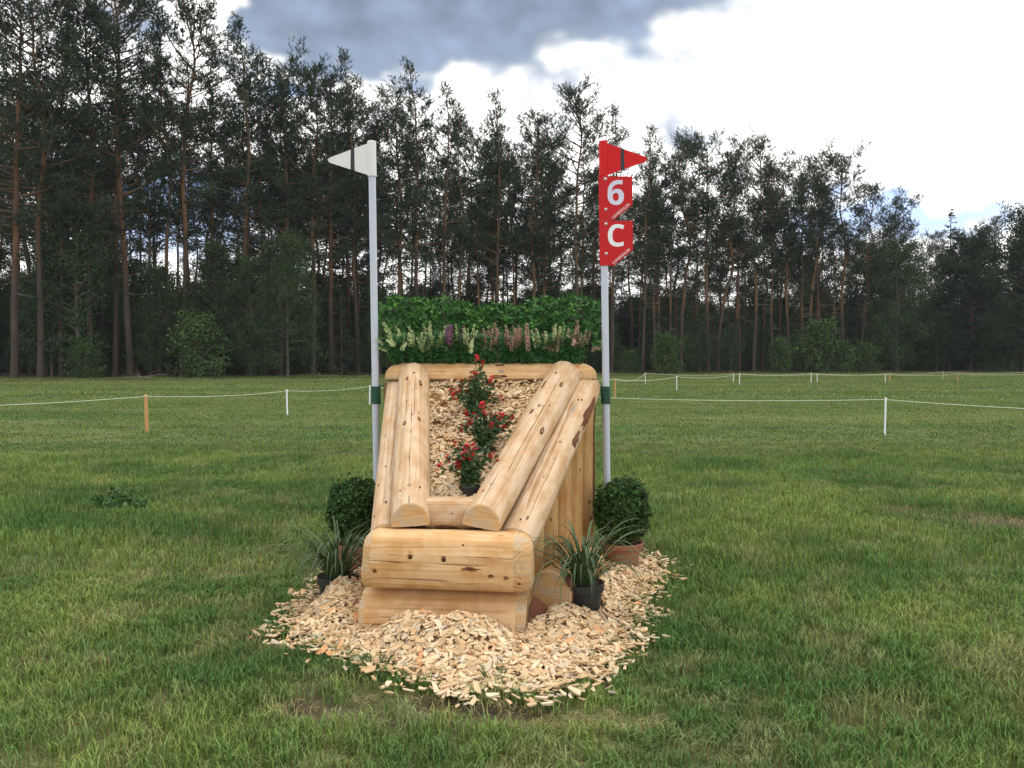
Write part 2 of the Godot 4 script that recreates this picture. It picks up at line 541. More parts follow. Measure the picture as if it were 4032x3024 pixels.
func spruce(sd: int, h: float, spread: float) -> Dictionary:
	rng.seed = sd
	var wood := MB.new(); var leaf := MB.new()
	wood.tube(PackedVector3Array([Vector3.ZERO, Vector3(0, h * 0.5, 0), Vector3(0, h, 0)]), PackedFloat32Array([h * 0.011, h * 0.007, 0.02]), 7, PackedColorArray([Color(0.1, 0.075, 0.055), Color(0.1, 0.075, 0.055), Color(0.1, 0.08, 0.05)]))
	for k in int(h * 9.0):
		var u := rng.randf()
		var y := lerpf(h * 0.08, h * 0.99, u)
		var az := rng.randf() * TAU
		var length := spread * (1.0 - u) * rng.randf_range(0.7, 1.15) + 0.15
		var dir := Vector3(cos(az), 0.12, sin(az))
		var p := Vector3(0, y, 0)
		var side := dir.cross(Vector3.UP)
		wood.tube(PackedVector3Array([p, p + dir * length * 0.5 - Vector3(0, 0.04 * length, 0), p + dir * length]), PackedFloat32Array([0.03, 0.02, 0.01]), 3, PackedColorArray([Color(0.1, 0.07, 0.05), Color(0.1, 0.07, 0.05), Color(0.1, 0.07, 0.05)]))
		for s in int(6 + length * 9.0):
			var f := rng.randf_range(0.15, 1.0)
			var q := p + dir * length * f - Vector3(0, 0.12 * length * sin(f * 3.0), 0)
			var d := (dir * 0.6 + side * (1 if s % 2 == 0 else -1) + Vector3(0, rng.randf_range(-0.7, 0.1), 0) + rv(0.3)).normalized()
			var l := rng.randf_range(0.25, 0.5) * clampf(length * 0.5, 0.5, 1.2)
			var wd := d.cross(rv(1.0)).normalized() * 0.06
			leaf.tri(q - wd, q + wd, q + d * l, vary(Color(0.034, 0.055, 0.036), 0.3))
	return {"trunk": wood.mesh(M.bark), "crown": leaf.mesh(M.needles), "h": h}

func plant_tree(kind: Dictionary, called: String, at: Vector3, h: float, turn: float, lean: Vector2, label: String, category: String, group: String) -> void:
	var o := thing(called, at, label, category, group)
	var s: float = h / kind.h
	o.basis = Basis.from_euler(Vector3(lean.y, 0, -lean.x)) * Basis(Vector3.UP, turn) * Basis.from_scale(Vector3.ONE * s)
	part("trunk", kind.trunk, o)
	part("crown", kind.crown, o)

# ---------------------------------------------------------------- the wood
# front pines: x, z, height, lean of the top (m), kind, label
const FRONT_PINES := [
	[-32.9, -56.3, 26.5, 0.4, 6, "thick dark pine standing outermost at the wood's end away from the red flag"],
	[-31.6, -57.1, 27.5, 0.2, 1, "dark pine close beside a second stem near the wood's shaded end"],
	[-31.0, -58.6, 26.5, 0.2, 3, "slim pine almost touching a thicker stem near the shaded end"],
	[-29.5, -59.4, 27.0, 0.3, 6, "dark dense-crowned pine rising out of frame over the leafy saplings"],
	[-28.2, -60.5, 27.4, 0.4, 1, "pine with forked grey stem just behind the thickest orange trunk"],
	[-26.8, -59.9, 28.0, -1.4, 6, "thickest orange-barked pine trunk, bowed, standing clear to the grass"],
	[-24.9, -61.6, 25.4, 0.2, 3, "thin pine between the thick bowed trunk and the forked tall pine"],
	[-23.9, -61.7, 27.6, 0.7, 1, "tall pine with open crown and forked top touching the picture's top edge"],
	[-22.6, -64.2, 24.6, 0.2, 3, "thin pine half hidden behind the pine with forked top"],
	[-19.8, -63.7, 26.4, 0.1, 0, "tall pointed pine standing alone above its neighbours against blue sky"],
	[-19.0, -65.6, 24.0, -0.4, 7, "orange-stemmed pine leaning beside the tall pointed pine"],
	[-17.2, -65.0, 22.0, 0.1, 4, "shorter pointed pine in the sky gap between two tall pointed pines"],
	[-15.4, -65.9, 23.3, 0.1, 1, "broad dark pine just before the tip of the white flag"],
	[-14.2, -66.9, 23.2, -0.2, 6, "dark pine whose stem shows under the tip of the white flag"],
	[-12.1, -67.3, 25.4, -0.7, 0, "tall pointed pine rising straight above the white flag"],
	[-11.2, -68.6, 21.2, 0.1, 3, "pine mostly hidden by the pole of the white flag"],
	[-9.1, -68.6, 22.8, 0.0, 6, "pine with double reddish stem just inside the white flag's pole"],
	[-7.6, -69.2, 25.0, -0.2, 0, "tallest pine between the two flags, with crooked stem and thin spire"],
	[-5.7, -70.0, 23.6, 0.4, 4, "orange-stemmed pine with cone crown next to the thin-spired tallest one"],
	[-4.5, -70.6, 21.6, 0.5, 3, "slender orange stem leaning beside the cone-crowned pine"],
	[-2.8, -72.1, 19.6, -0.1, 7, "thin pine in the dip of the skyline between the flags"],
	[-1.2, -71.8, 23.5, 0.0, 4, "straight pine with see-through Christmas-tree top midway between the flags"],
	[0.3, -73.6, 19.8, -0.3, 7, "thin leaning pine just past the see-through pointed one"],
	[1.8, -72.9, 21.6, 0.1, 1, "straight brown-stemmed pine second before the large round-topped one"],
	[2.7, -74.6, 20.6, 0.2, 6, "dark pine stem close beside a straight brown one, between the flags"],
	[5.5, -74.2, 24.5, 0.1, 1, "large round-topped pine with thick stem just before the red flag"],
	[6.3, -76.0, 21.2, 0.0, 3, "thin pine directly behind the large round-topped one"],
	[8.8, -75.4, 23.4, 0.6, 0, "pine whose top shows above the red flag"],
	[11.7, -76.4, 22.0, 0.5, 4, "pointed pine rising above the tip of the red flag"],
	[13.0, -77.4, 19.6, -0.2, 3, "straight orange stem behind the round green bush"],
	[13.6, -79.0, 19.2, -0.1, 7, "thin reddish stem behind the round green bush, second of three"],
	[14.6, -78.3, 19.8, -0.2, 7, "thin stem behind the round green bush, third of three"],
	[15.3, -77.5, 20.7, 1.0, 5, "crooked orange pine bending over the round green bush"],
	[18.1, -78.5, 20.6, -0.4, 2, "very straight slim pine just past the round green bush"],
	[19.0, -78.8, 20.1, 1.6, 5, "strongly leaning orange pine past the very straight slim one"],
	[21.5, -80.5, 19.5, -0.4, 7, "thin paired pine stem past the strongly leaning orange one"],
	[22.7, -79.9, 20.6, 0.2, 2, "straight pine on the level skyline past the leaning orange one"],
	[24.6, -80.6, 19.7, -0.1, 3, "slim grey-brown pine in front of a low skyline notch"],
	[26.6, -81.2, 18.7, -1.0, 2, "pine leaning towards the flags near the wood's last big trunks"],
	[28.0, -81.6, 18.4, -0.5, 3, "thin pine close against a thick orange trunk near the wood's corner"],
	[28.6, -81.7, 19.8, 0.4, 2, "thick bright orange pine trunk among low shrubs near the wood's corner"],
	[29.9, -83.0, 18.2, -0.3, 7, "thin bare pole of a pine just past the thick bright orange trunk"],
	[31.7, -82.7, 18.8, -1.1, 3, "dark leaning pine joined at its foot to an orange twin"],
	[32.3, -82.8, 20.1, -0.4, 2, "orange pine of the crossed pair at the wood's high corner"],
	[34.2, -83.4, 18.0, 0.7, 5, "last pine of the high row, crown reaching out over the gap"],
	[40.3, -90.0, 17.4, 0.2, 2, "far flat-topped pine in the sky gap past the high row"]]

func make_wood() -> void:
	vmat("bark", 0.95)
	vmat("needles", 0.7, Color(0.12, 0.14, 0.06))
	vmat("leaves", 0.65, Color(0.3, 0.36, 0.14))
	var kinds := [pine(101, 25.0, 0.42, 3.5, "cone", 0.7, 0.19), pine(102, 24.0, 0.46, 3.9, "round", 1.0, 0.2), pine(103, 20.5, 0.54, 3.6, "flat", 0.8, 0.19), pine(104, 22.0, 0.42, 2.7, "thin", 0.9, 0.14), pine(105, 22.0, 0.40, 3.2, "cone", 0.4, 0.16), pine(106, 20.5, 0.50, 3.5, "round", 2.4, 0.18), pine(107, 26.0, 0.36, 4.0, "round", 1.2, 0.24), pine(108, 19.0, 0.52, 2.5, "thin", 1.0, 0.12)]
	rng.seed = 7
	var k := 0
	for p in FRONT_PINES:
		plant_tree(kinds[p[4]], "pine_tree", Vector3(p[0], -0.05, p[1]), p[2], k * 2.4, Vector2(p[3] / p[2], 0.0), p[5], "pine tree", "pines along the wood's edge")
		k += 1
	# the rows behind
	rng.seed = 77
	var placed := []
	var tries := 0
	while placed.size() < 165 and tries < 5000:
		tries += 1
		var x := rng.randf_range(-52.0, 62.0)
		var deep := 3.0 + 34.0 * pow(rng.randf(), 1.15)
		if x > 33.0: deep += 5.0
		var z := -treeline(x) - deep
		if absf(x / z) > 0.66: continue
		var ok := true
		for q in placed:
			if Vector2(x, z).distance_to(q) < 2.3: ok = false; break
		if not ok: continue
		placed.push_back(Vector2(x, z))
		var hh := lerpf(24.5, 17.5, clampf((x + 28.0) / 62.0, 0, 1)) * rng.randf_range(0.78, 1.02)
		if x > 33.0: hh = rng.randf_range(13.0, 16.5)
		plant_tree(kinds[[1, 3, 6, 7, 2, 3, 7, 5][rng.randi() % 8]], "pine_tree", Vector3(x, -0.05, z), hh, rng.randf() * TAU, Vector2(rng.randf_range(-0.03, 0.03), 0), "slim pine in the shaded rows behind the front trees of the wood", "pine tree", "pines deep in the wood")
	# broad-leaved trees and shrubs
	var birch := broadleaf(201, 10.5, 0.16, 2.6, 0.13, 0.8, Color(0.038, 0.066, 0.025), 70, 26, Color(0.085, 0.075, 0.062))
	var bush := broadleaf(202, 3.1, 0.05, 1.5, 0.15, 0.1, Color(0.058, 0.105, 0.034), 60, 9, Color(0.1, 0.08, 0.06))
	var oak := broadleaf(203, 15.5, 0.13, 4.6, 0.19, 0.25, Color(0.034, 0.054, 0.030), 95, 40, Color(0.1, 0.085, 0.07))
	var sapling := broadleaf(204, 8.0, 0.14, 2.0, 0.13, 0.3, Color(0.034, 0.060, 0.024), 52, 18, Color(0.12, 0.1, 0.08))
	var young := spruce(205, 9.0, 1.9)
	var tall_spruce := spruce(206, 16.5, 4.4)
	var named := [
		[birch, "birch_tree", -15.8, -60.0, 10.6, "weeping birch with hanging sprays before the pines under the white flag's tip", "birch tree"],
		[birch, "birch_tree", -18.6, -60.6, 9.3, "smaller weeping birch leaning into the large one on the thick trunk's side", "birch tree"],
		[sapling, "leafy_sapling", -21.4, -61.4, 10.2, "light-leaved sapling in front of the pine with forked top", "sapling"],
		[bush, "hazel_bush", -21.2, -58.6, 4.2, "pale green bush over the shaded grass edge below the forked-top pine", "bush"],
		[sapling, "leafy_sapling", -29.6, -58.2, 12.5, "dark leafy sapling nearest the thick bowed trunk at the shaded end", "sapling"],
		[sapling, "leafy_sapling", -32.6, -60.4, 11.0, "dark leafy sapling outermost at the shaded end of the wood", "sapling"],
		[birch, "birch_tree", -25.2, -61.0, 8.6, "dark drooping birch just past the thick bowed trunk", "birch tree"],
		[bush, "hazel_bush", -28.7, -57.5, 2.6, "low fern-like bush at the foot of the dark saplings", "bush"],
		[sapling, "leafy_sapling", -10.4, -67.0, 7.2, "low leafy sapling hidden behind the white flag's pole", "sapling"],
		[young, "young_spruce", -7.0, -67.6, 7.8, "young spruce whose tip shows just above the brush hedge", "spruce tree"],
		[young, "young_spruce", -13.0, -65.0, 6.4, "young spruce in the gap beside the white flag's pole", "spruce tree"],
		[bush, "hazel_bush", 13.3, -73.4, 3.3, "round bright green bush at the wood's edge past the red flag", "bush"],
		[bush, "hazel_bush", 10.2, -75.0, 2.0, "low bush just outside the red flag's pole", "bush"],
		[sapling, "leafy_sapling", 17.0, -77.0, 5.6, "leafy sapling between the round bush and the leaning orange pine", "sapling"],
		[sapling, "leafy_sapling", 19.9, -77.4, 4.6, "small sapling growing round the leaning orange pine's foot", "sapling"],
		[bush, "hazel_bush", 24.6, -78.6, 3.0, "dark bush beside the slim grey-brown pine", "bush"],
		[bush, "hazel_bush", 28.0, -78.6, 4.6, "tallest shrub around the thick bright orange trunk", "bush"],
		[bush, "hazel_bush", 30.6, -78.4, 2.9, "middle-sized shrub before the crossed pair of pines", "bush"],
		[bush, "hazel_bush", 33.2, -79.4, 2.7, "low shrub at the corner before the last high pine", "bush"],
		[birch, "birch_tree", 36.6, -81.0, 13.0, "large weeping tree at the wood's corner hanging to the ground", "birch tree"],
		[tall_spruce, "spruce_tree", 44.6, -87.0, 16.9, "pointed dark spruce standing above the far low trees", "spruce tree"],
		[oak, "broadleaf_tree", 48.2, -80.0, 15.2, "large round broad-leaved tree cut by the picture's edge", "tree"],
		[oak, "broadleaf_tree", 46.3, -86.0, 14.2, "broad-leaved tree between the pointed spruce and the edge tree", "tree"],
		[oak, "broadleaf_tree", 40.0, -95.0, 14.2, "low broad-leaved tree in the dip of the skyline", "tree"],
		[oak, "broadleaf_tree", 52.5, -76.0, 15.8, "broad-leaved tree mostly outside the frame past the edge tree", "tree"],
		[sapling, "leafy_sapling", 42.0, -84.5, 5.0, "small dim sapling under the pointed spruce", "sapling"]]
	var turn := 0.0
	for a in named:
		turn += 1.7
		plant_tree(a[0], a[1], Vector3(a[2], -0.03, a[3]), a[4], turn, Vector2.ZERO, a[5], a[6], "broad-leaved growth and spruces at the wood's edge")
	rng.seed = 78
	for i in 230:
		var x := rng.randf_range(-50.0, 62.0)
		var deep := rng.randf_range(3.0, 36.0)
		var z := -treeline(x) - deep
		if absf(x / z) > 0.66: continue
		var pick: Dictionary = [sapling, sapling, young, bush, birch][rng.randi() % 5]
		var hh := rng.randf_range(4.5, 9.5) if pick != bush else rng.randf_range(2.2, 4.2)
		if x < -13.0: hh *= 1.25
		plant_tree(pick, "undergrowth_shrub", Vector3(x, -0.03, z), hh, rng.randf() * TAU, Vector2.ZERO, "dark young growth in the shade between the trunks inside the wood", "shrub", "young growth inside the wood")
	# the thicket that closes the wood at its far side
	rng.seed = 80
	for pair in [[bush, 190, 5.0, "thicket"], [sapling, 220, 9.5, "thicket"]]:
		for piece in ["trunk", "crown"]:
			rng.seed = 81 + pair[1]
			var mm := MultiMesh.new()
			mm.transform_format = MultiMesh.TRANSFORM_3D
			mm.mesh = pair[0][piece]
			mm.instance_count = pair[1]
			for i in pair[1]:
				var x := lerpf(-66.0, 82.0, (i + rng.randf()) / pair[1])
				var z := -treeline(x) - rng.randf_range(28.0, 46.0)
				var s: float = pair[2] * rng.randf_range(0.7, 1.25) / pair[0].h
				mm.set_instance_transform(i, Transform3D(Basis(Vector3.UP, rng.randf() * TAU).scaled(Vector3(s * 1.3, s, s * 1.3)), Vector3(x, -0.05, z)))
			var o := MultiMeshInstance3D.new()
			o.name = numbered("far_thicket")
			o.multimesh = mm
			add_child(o)
			tag(o, "dark thicket closing the far side of the wood behind all trunks", "thicket", "far thicket", "stuff")
	# fallen branches at the edge
	rng.seed = 79
	for a in [[-26.4, -57.6, 3.2, 0.25, "bare fallen branch lying at the foot of the thick bowed trunk"], [-24.3, -57.4, 2.2, 2.6, "short grey fallen branch just past the thick bowed trunk"], [-12.6, -62.6, 3.0, 3.0, "grey fallen branch in the rough grass near the white flag's pole"]]:
		var mb := MB.new()
		var pts := PackedVector3Array(); var rad := PackedFloat32Array(); var cols := PackedColorArray()
		for j in 7:
			pts.push_back(Vector3(j / 6.0 * a[2], 0.05 + 0.05 * j + 0.06 * sin(j * 1.9), 0.15 * sin(j * 1.3)))
			rad.push_back(0.05 - 0.006 * j); cols.push_back(vary(Color(0.19, 0.15, 0.115), 0.2))
		mb.tube(pts, rad, 6, cols)
		mb.tube(PackedVector3Array([pts[3], pts[3] + Vector3(0.4, 0.35, 0.2), pts[3] + Vector3(0.9, 0.5, 0.3)]), PackedFloat32Array([0.025, 0.018, 0.008]), 5, PackedColorArray([cols[1], cols[2], cols[3]]))
		var o := solo("fallen_branch", mb.mesh(M.bark), Vector3(a[0], 0, a[1]))
		o.rotation.y = a[3]
		tag(o, a[4], "branch", "fallen branches at the wood's edge")

# ---------------------------------------------------------------- rope fences
func make_rope_fences() -> void:
	mat("post_white", lin(0.74, 0.77, 0.82), 0.45)
	mat("stake_wood", lin(0.50, 0.27, 0.11), 0.85)
	mat("stake_grey", lin(0.33, 0.30, 0.26), 0.9)
	mat("rope", lin(0.62, 0.64, 0.5), 0.7)
	# name, x, z, height, kind, label
	var posts := {
		"a": [-10.3, -12.6, 0.70, "w", "white plastic fence post outside the frame before the orange stake"],
		"b": [-7.08, -16.49, 0.71, "s", "orange-brown wooden stake carrying the near rope on the white flag's side"],
		"c": [-5.62, -21.27, 0.635, "w", "white plastic post between the orange stake and the white flag's pole"],
		"d": [-4.31, -25.74, 0.60, "w", "white plastic post half hidden against the white flag's pole"],
		"e": [-1.3, -22.0, 0.66, "w", "white plastic post standing hidden behind the log jump"],
		"f": [6.88, -15.68, 0.685, "w", "nearest tall white plastic post, alone in the meadow past the red flag"],
		"g": [10.9, -11.2, 0.69, "w", "white plastic post outside the frame past the red flag's side"],
		"h": [3.67, -30.29, 0.70, "s", "thin wooden stake just outside the red flag's pole where two ropes meet"],
		"i": [1.0, -28.3, 0.66, "w", "white plastic post behind the log jump towards the red flag"],
		"j": [7.36, -47.0, 0.63, "w", "white post below the round green bush"],
		"k": [7.28, -37.6, 0.64, "w", "white post, taller looking, second past the red flag's pole"],
		"l": [13.15, -50.6, 0.52, "w", "white post, shorter of the close pair under the leaning orange pine"],
		"m": [12.37, -46.3, 0.61, "w", "white post, taller of the close pair under the leaning orange pine"],
		"n": [17.2, -48.97, 0.59, "w", "white post, taller of the close pair under the thick orange trunk"],
		"o": [18.28, -51.0, 0.49, "w", "white post, shorter of the close pair under the thick orange trunk"],
		"p": [21.79, -49.7, 0.51, "w", "white post beside a thin stake beyond the nearest tall white post"],
		"q": [23.23, -52.36, 0.51, "s", "thin wooden stake beside a white post beyond the nearest tall white post"],
		"r": [28.26, -55.8, 0.56, "g", "grey stake under the pointed dark spruce"],
		"s": [27.19, -51.94, 0.50, "s", "pale wooden stake under the pointed dark spruce"],
		"t": [33.5, -53.6, 0.52, "s", "wooden stake in the far fence past the frame's edge"],
		"u": [35.0, -58.0, 0.52, "s", "wooden stake of the rear rope past the frame's edge"]}
	for key in posts:
		var p: Array = posts[key]
		var hgt: float = p[2]
		var kind: String = p[3]
		var o := thing("fence_post" if kind == "w" else "fence_stake", Vector3(p[0], 0, p[1]), p[4], "post", "posts of the rope fences")
		var mb := MB.new()
		if kind == "w":
			var rows := []; var uvs := []; var cols := []
			for j in [[-0.25, 0.017], [hgt - 0.03, 0.017], [hgt - 0.008, 0.016], [hgt, 0.010], [hgt + 0.001, 0.0]]:
				var r := PackedVector3Array(); var u := PackedVector2Array(); var c := PackedColorArray()
				for i in 13:
					var a := TAU * (i % 12) / 12.0
					r.push_back(Vector3(cos(a) * j[1] * 1.3, j[0], sin(a) * j[1])); u.push_back(Vector2(i, j[0])); c.push_back(Color.WHITE)
				rows.push_back(r); uvs.push_back(u); cols.push_back(c)
			mb.grid(rows, uvs, cols, false)
			part("shaft", mb.mesh(M.post_white), o)
			var hk := MB.new()
			hk.tube(PackedVector3Array([Vector3(0.015, hgt - 0.05, 0), Vector3(0.045, hgt - 0.05, 0), Vector3(0.05, hgt - 0.03, 0)]), PackedFloat32Array([0.006, 0.006, 0.004]), 6, PackedColorArray([Color.WHITE, Color.WHITE, Color.WHITE]))
			part("rope_hook", hk.mesh(M.post_white), o)
		else:
			var w := 0.026
			for f in 4:
				var a := f * PI / 2.0
				var d := Vector3(cos(a), 0, sin(a)); var e := Vector3(-sin(a), 0, cos(a))
				mb.quad((d - e) * w + Vector3(0, -0.25, 0), (d + e) * w + Vector3(0, -0.25, 0), (d + e) * w + Vector3(0, hgt - 0.012, 0), (d - e) * w + Vector3(0, hgt - 0.012, 0), Color.WHITE, d)
				mb.quad((d - e) * w + Vector3(0, hgt - 0.012, 0), (d + e) * w + Vector3(0, hgt - 0.012, 0), (d + e) * w * 0.7 + Vector3(0, hgt, 0), (d - e) * w * 0.7 + Vector3(0, hgt, 0), Color.WHITE, d + Vector3.UP)
			mb.quad(Vector3(w, 0, w) * 0.7 + Vector3(0, hgt, 0), Vector3(w, 0, -w) * 0.7 + Vector3(0, hgt, 0), Vector3(-w, 0, -w) * 0.7 + Vector3(0, hgt, 0), Vector3(-w, 0, w) * 0.7 + Vector3(0, hgt, 0), Color.WHITE, Vector3.UP)
			part("shaft", mb.mesh(M.stake_wood if kind == "s" else M.stake_grey), o)
			var st := MB.new()
			for y in 3:
				var tp := PackedVector3Array(); var tr := PackedFloat32Array(); var tc := PackedColorArray()
				for i in 9:
					var a := TAU * i / 8.0 + 0.4
					tp.push_back(Vector3(cos(a), 0, sin(a)) * w * 1.35 + Vector3(0, hgt - 0.045 + 0.008 * y, 0)); tr.push_back(0.004); tc.push_back(Color.WHITE)
				st.tube(tp, tr, 4, tc)
			part("rope_wrap", st.mesh(M.rope), o)
		o.rotation = Vector3(rng.randf_range(-0.02, 0.02), rng.randf(), rng.randf_range(-0.025, 0.025))
	for run in [["abcdefg", "pale rope of the near fence running behind the log jump"], ["ihjloqru", "rear rope of the far fence along the wood"], ["hkmnpst", "front rope of the far fence before the wood"]]:
		var mb := MB.new()
		var pts := PackedVector3Array(); var rad := PackedFloat32Array(); var cols := PackedColorArray()
		var s: String = run[0]
		for k in s.length() - 1:
			var p: Array = posts[s[k]]; var q: Array = posts[s[k + 1]]
			var a := Vector3(p[0], p[2] - 0.037, p[1]); var b := Vector3(q[0], q[2] - 0.037, q[1])
			for j in (13 if k == s.length() - 2 else 12):
				var t := j / 12.0
				pts.push_back(a.lerp(b, t) - Vector3(0, 0.012 * a.distance_to(b) * 4.0 * t * (1.0 - t), 0))
				rad.push_back(0.0055 if run[0][0] == "a" else 0.008); cols.push_back(Color.WHITE)
		mb.tube(pts, rad, 5, cols)
		tag(solo("fence_rope", mb.mesh(M.rope), Vector3.ZERO), run[1], "rope", "ropes of the fences")

# ---------------------------------------------------------------- round timber
class Log:
	var a: Vector3; var b: Vector3; var dir: Vector3; var side: Vector3; var up: Vector3
	var len := 1.0
	var w0 := 0.1; var h0 := 0.1; var w1 := 0.1; var h1 := 0.1
	var power := 2.0
	var flat := 9.0           # sawn flat this far below the axis
	var roof := 9.0           # and this far above it
	var shear0 := 0.0         # slant of the end cuts
	var shear1 := 0.0
	var bevel0 := 0.012; var bevel1 := 0.012      # chamfer along the log
	var in0 := -1.0; var in1 := -1.0               # and inwards, if not the same
	var round_end := 1        # steps of the rounding; 1 is a straight chamfer
	var low_share := 1.0      # how much of it the underside gets
	var lump := 0.03
	var cracks := []          # [angle, from, to, half width, depth]
	var holes := []           # [angle, along, radius, depth]
	var sd := 0.0
	var nz: FastNoiseLite
	func _init(pa: Vector3, pb: Vector3, pup: Vector3, r0: Vector2, r1: Vector2, n: FastNoiseLite, seed_: float) -> void:
		a = pa; b = pb; nz = n; sd = seed_
		len = a.distance_to(b); dir = (b - a) / len
		side = dir.cross(pup).normalized(); up = side.cross(dir)
		w0 = r0.x; h0 = r0.y; w1 = r1.x; h1 = r1.y
	func raw(th: float, s: float) -> float:
		var t := clampf(s / len, 0.0, 1.0)
		var c := absf(cos(th)) / lerpf(w0, w1, t)
		var q := absf(sin(th)) / lerpf(h0, h1, t)
		var r := pow(pow(c, power) + pow(q, power), -1.0 / power)
		r *= 1.0 + lump * (nz.get_noise_3d(cos(th) * 60.0 + sd * 37.0, sin(th) * 60.0, s * 90.0) + 0.6 * nz.get_noise_3d(cos(th) * 190.0, sin(th) * 190.0 + sd * 13.0, s * 160.0))
		if sin(th) * r < -flat: r = -flat / sin(th)
		if sin(th) * r > roof: r = roof / sin(th)
		return r
	func wander(s: float, k: int) -> float:
		return 0.10 * nz.get_noise_2d(s * 130.0 + k * 300.0, sd * 50.0)
	func pt(th: float, s: float, lift: float) -> Vector3:
		var r := raw(th, s) + lift
		var o := side * cos(th) * r + up * sin(th) * r
		var t := clampf(s / len, 0.0, 1.0)
		return a + dir * (s + sin(th) * r * (shear0 * (1.0 - t) + shear1 * t)) + o
	func rings() -> Array:
		var th := []            # [angle, crack or -1, step]
		var busy := []
		for k in cracks.size():
			busy.push_back([cracks[k][0], 0.17])
			for j in [-1.0, 0.0, 1.0]: th.push_back([cracks[k][0], k, j])
		for h in holes:
			var R: float = raw(h[0], h[1])
			busy.push_back([h[0], h[2] / R * 1.15])
			for j in [-1.0, -0.866, -0.5, 0.0, 0.5, 0.866, 1.0]: th.push_back([h[0] + j * h[2] / R, -1, 0.0])
		for k in 44:
			var q := -PI + TAU * k / 44.0
			var ok := true
			for z in busy:
				if absf(wrapf(q - z[0], -PI, PI)) < z[1]: ok = false
			if ok: th.push_back([q, -1, 0.0])
		th.sort_custom(func(x, y): return x[0] + x[2] * 0.001 < y[0] + y[2] * 0.001)
		return th
	func mesh(m_side: Material, m_end: Material, origin: Vector3) -> ArrayMesh:
		var th := rings()
		var ss := []
		var n := int(len / 0.035) + 2
		for k in n + 1: ss.push_back(bevel0 + (len - bevel0 - bevel1) * k / n)
		for h in holes:
			for j in [-1.0, -0.866, -0.5, 0.0, 0.5, 0.866, 1.0]: ss.push_back(h[1] + j * h[2])
		ss.sort()
		var rows := []; var uvs := []; var cols := []
		for s in ss:
			var r := PackedVector3Array(); var u := PackedVector2Array(); var c := PackedColorArray()
			for i in th.size() + 1:
				var e: Array = th[i % th.size()]
				var q: float = e[0]
				var lift := 0.0
				if e[1] >= 0:
					var ck: Array = cracks[e[1]]
					var open := smoothstep(ck[1], ck[1] + 0.12, s) * smoothstep(ck[2], ck[2] - 0.12, s)
					open *= clampf(1.0 + 1.1 * nz.get_noise_2d(s * 420.0, sd * 91.0 + e[1] * 55.0), 0.4, 1.0) * 1.25
					q += wander(s, e[1]) + e[2] * ck[3] * maxf(open, 0.05) / raw(q, s)
					if e[2] == 0.0: lift = -ck[4] * open
				for h in holes:
					var x: float = (e[0] - h[0]) * raw(h[0], h[1]); var y: float = s - h[1]
					if sqrt(x * x + y * y) < h[2] * 0.99 and absf(wrapf(e[0] - h[0], -PI, PI)) < 1.0: lift = -h[3]
				r.push_back(pt(q, s, lift) - origin)
				u.push_back(Vector2((e[0] + (TAU if i == th.size() else 0.0)) * 0.11 + sd * 0.37, s + sd * 0.61))
				c.push_back(Color.WHITE)
			rows.push_back(r); uvs.push_back(u); cols.push_back(c)
		var mb := MB.new()
		mb.grid(rows, uvs, cols, true)
		var o := mb.mesh(m_side)
		# ends: a chamfer and a flat sawn face
		var eb := MB.new()
		for f in [0, 1]:
			var s: float = ss[0] if f == 0 else ss[ss.size() - 1]
			var s2 := 0.0 if f == 0 else len
			var bev := bevel0 if f == 0 else bevel1
			if f == 0 and in0 >= 0.0: bev = in0
			if f == 1 and in1 >= 0.0: bev = in1
			var outer := PackedVector3Array(); var inner := PackedVector3Array()
			var uo := PackedVector2Array(); var ui := PackedVector2Array(); var cw := PackedColorArray()
			for i in th.size() + 1:
				var q: float = th[i % th.size()][0]
				var rr := raw(q, s)
				outer.push_back(pt(q, s, 0.0) - origin); inner.push_back(pt(q, s2, -minf(bev, rr * 0.75)) - origin)
				uo.push_back(Vector2(cos(q), sin(q)) * rr); ui.push_back(Vector2(cos(q), sin(q)) * (rr - minf(bev, rr * 0.75))); cw.push_back(Color.WHITE)
			var stack := [outer]; var ustack := [uo]; var cstack := [cw]
			for z in range(1, round_end + 1):
				var ph := PI / 2.0 * z / round_end
				var row := PackedVector3Array(); var urow := PackedVector2Array()
				for i in th.size() + 1:
					var q: float = th[i % th.size()][0]
					var rr := raw(q, s)
					var cut: float = minf(bev, rr * 0.75) * lerpf(low_share, 1.0, clampf(0.6 + sin(q), 0.0, 1.0)) * ((1.0 - cos(ph)) if round_end > 1 else 1.0)
					row.push_back(pt(q, lerpf(s, s2, sin(ph)) if round_end > 1 else s2, -cut) - origin)
					urow.push_back(Vector2(cos(q), sin(q)) * (rr - cut))
				stack.push_back(row); ustack.push_back(urow); cstack.push_back(cw)
			inner = stack[round_end]; ui = ustack[round_end]
			eb.grid(stack, ustack, cstack, f == 1)
			var mid := Vector3.ZERO
			var um := Vector2.ZERO
			for i in th.size(): mid += inner[i]; um += ui[i]
			mid /= th.size(); um /= th.size()
			for i in th.size():
				var k := eb.v.size()
				var x := inner[i]; var y := inner[i + 1]
				if f == 1: eb.tri(mid, x, y, Color.WHITE)
				else: eb.tri(mid, y, x, Color.WHITE)
				eb.uv[k] = um; eb.uv[k + 1] = ui[i] if f == 1 else ui[i + 1]; eb.uv[k + 2] = ui[i + 1] if f == 1 else ui[i]
		var arr := []
		arr.resize(Mesh.ARRAY_MAX)
		arr[Mesh.ARRAY_VERTEX] = eb.v; arr[Mesh.ARRAY_NORMAL] = eb.n; arr[Mesh.ARRAY_COLOR] = eb.c; arr[Mesh.ARRAY_TEX_UV] = eb.uv; arr[Mesh.ARRAY_INDEX] = eb.idx
		o.add_surface_from_arrays(Mesh.PRIMITIVE_TRIANGLES, arr)
		o.surface_set_material(1, m_end)
		return o
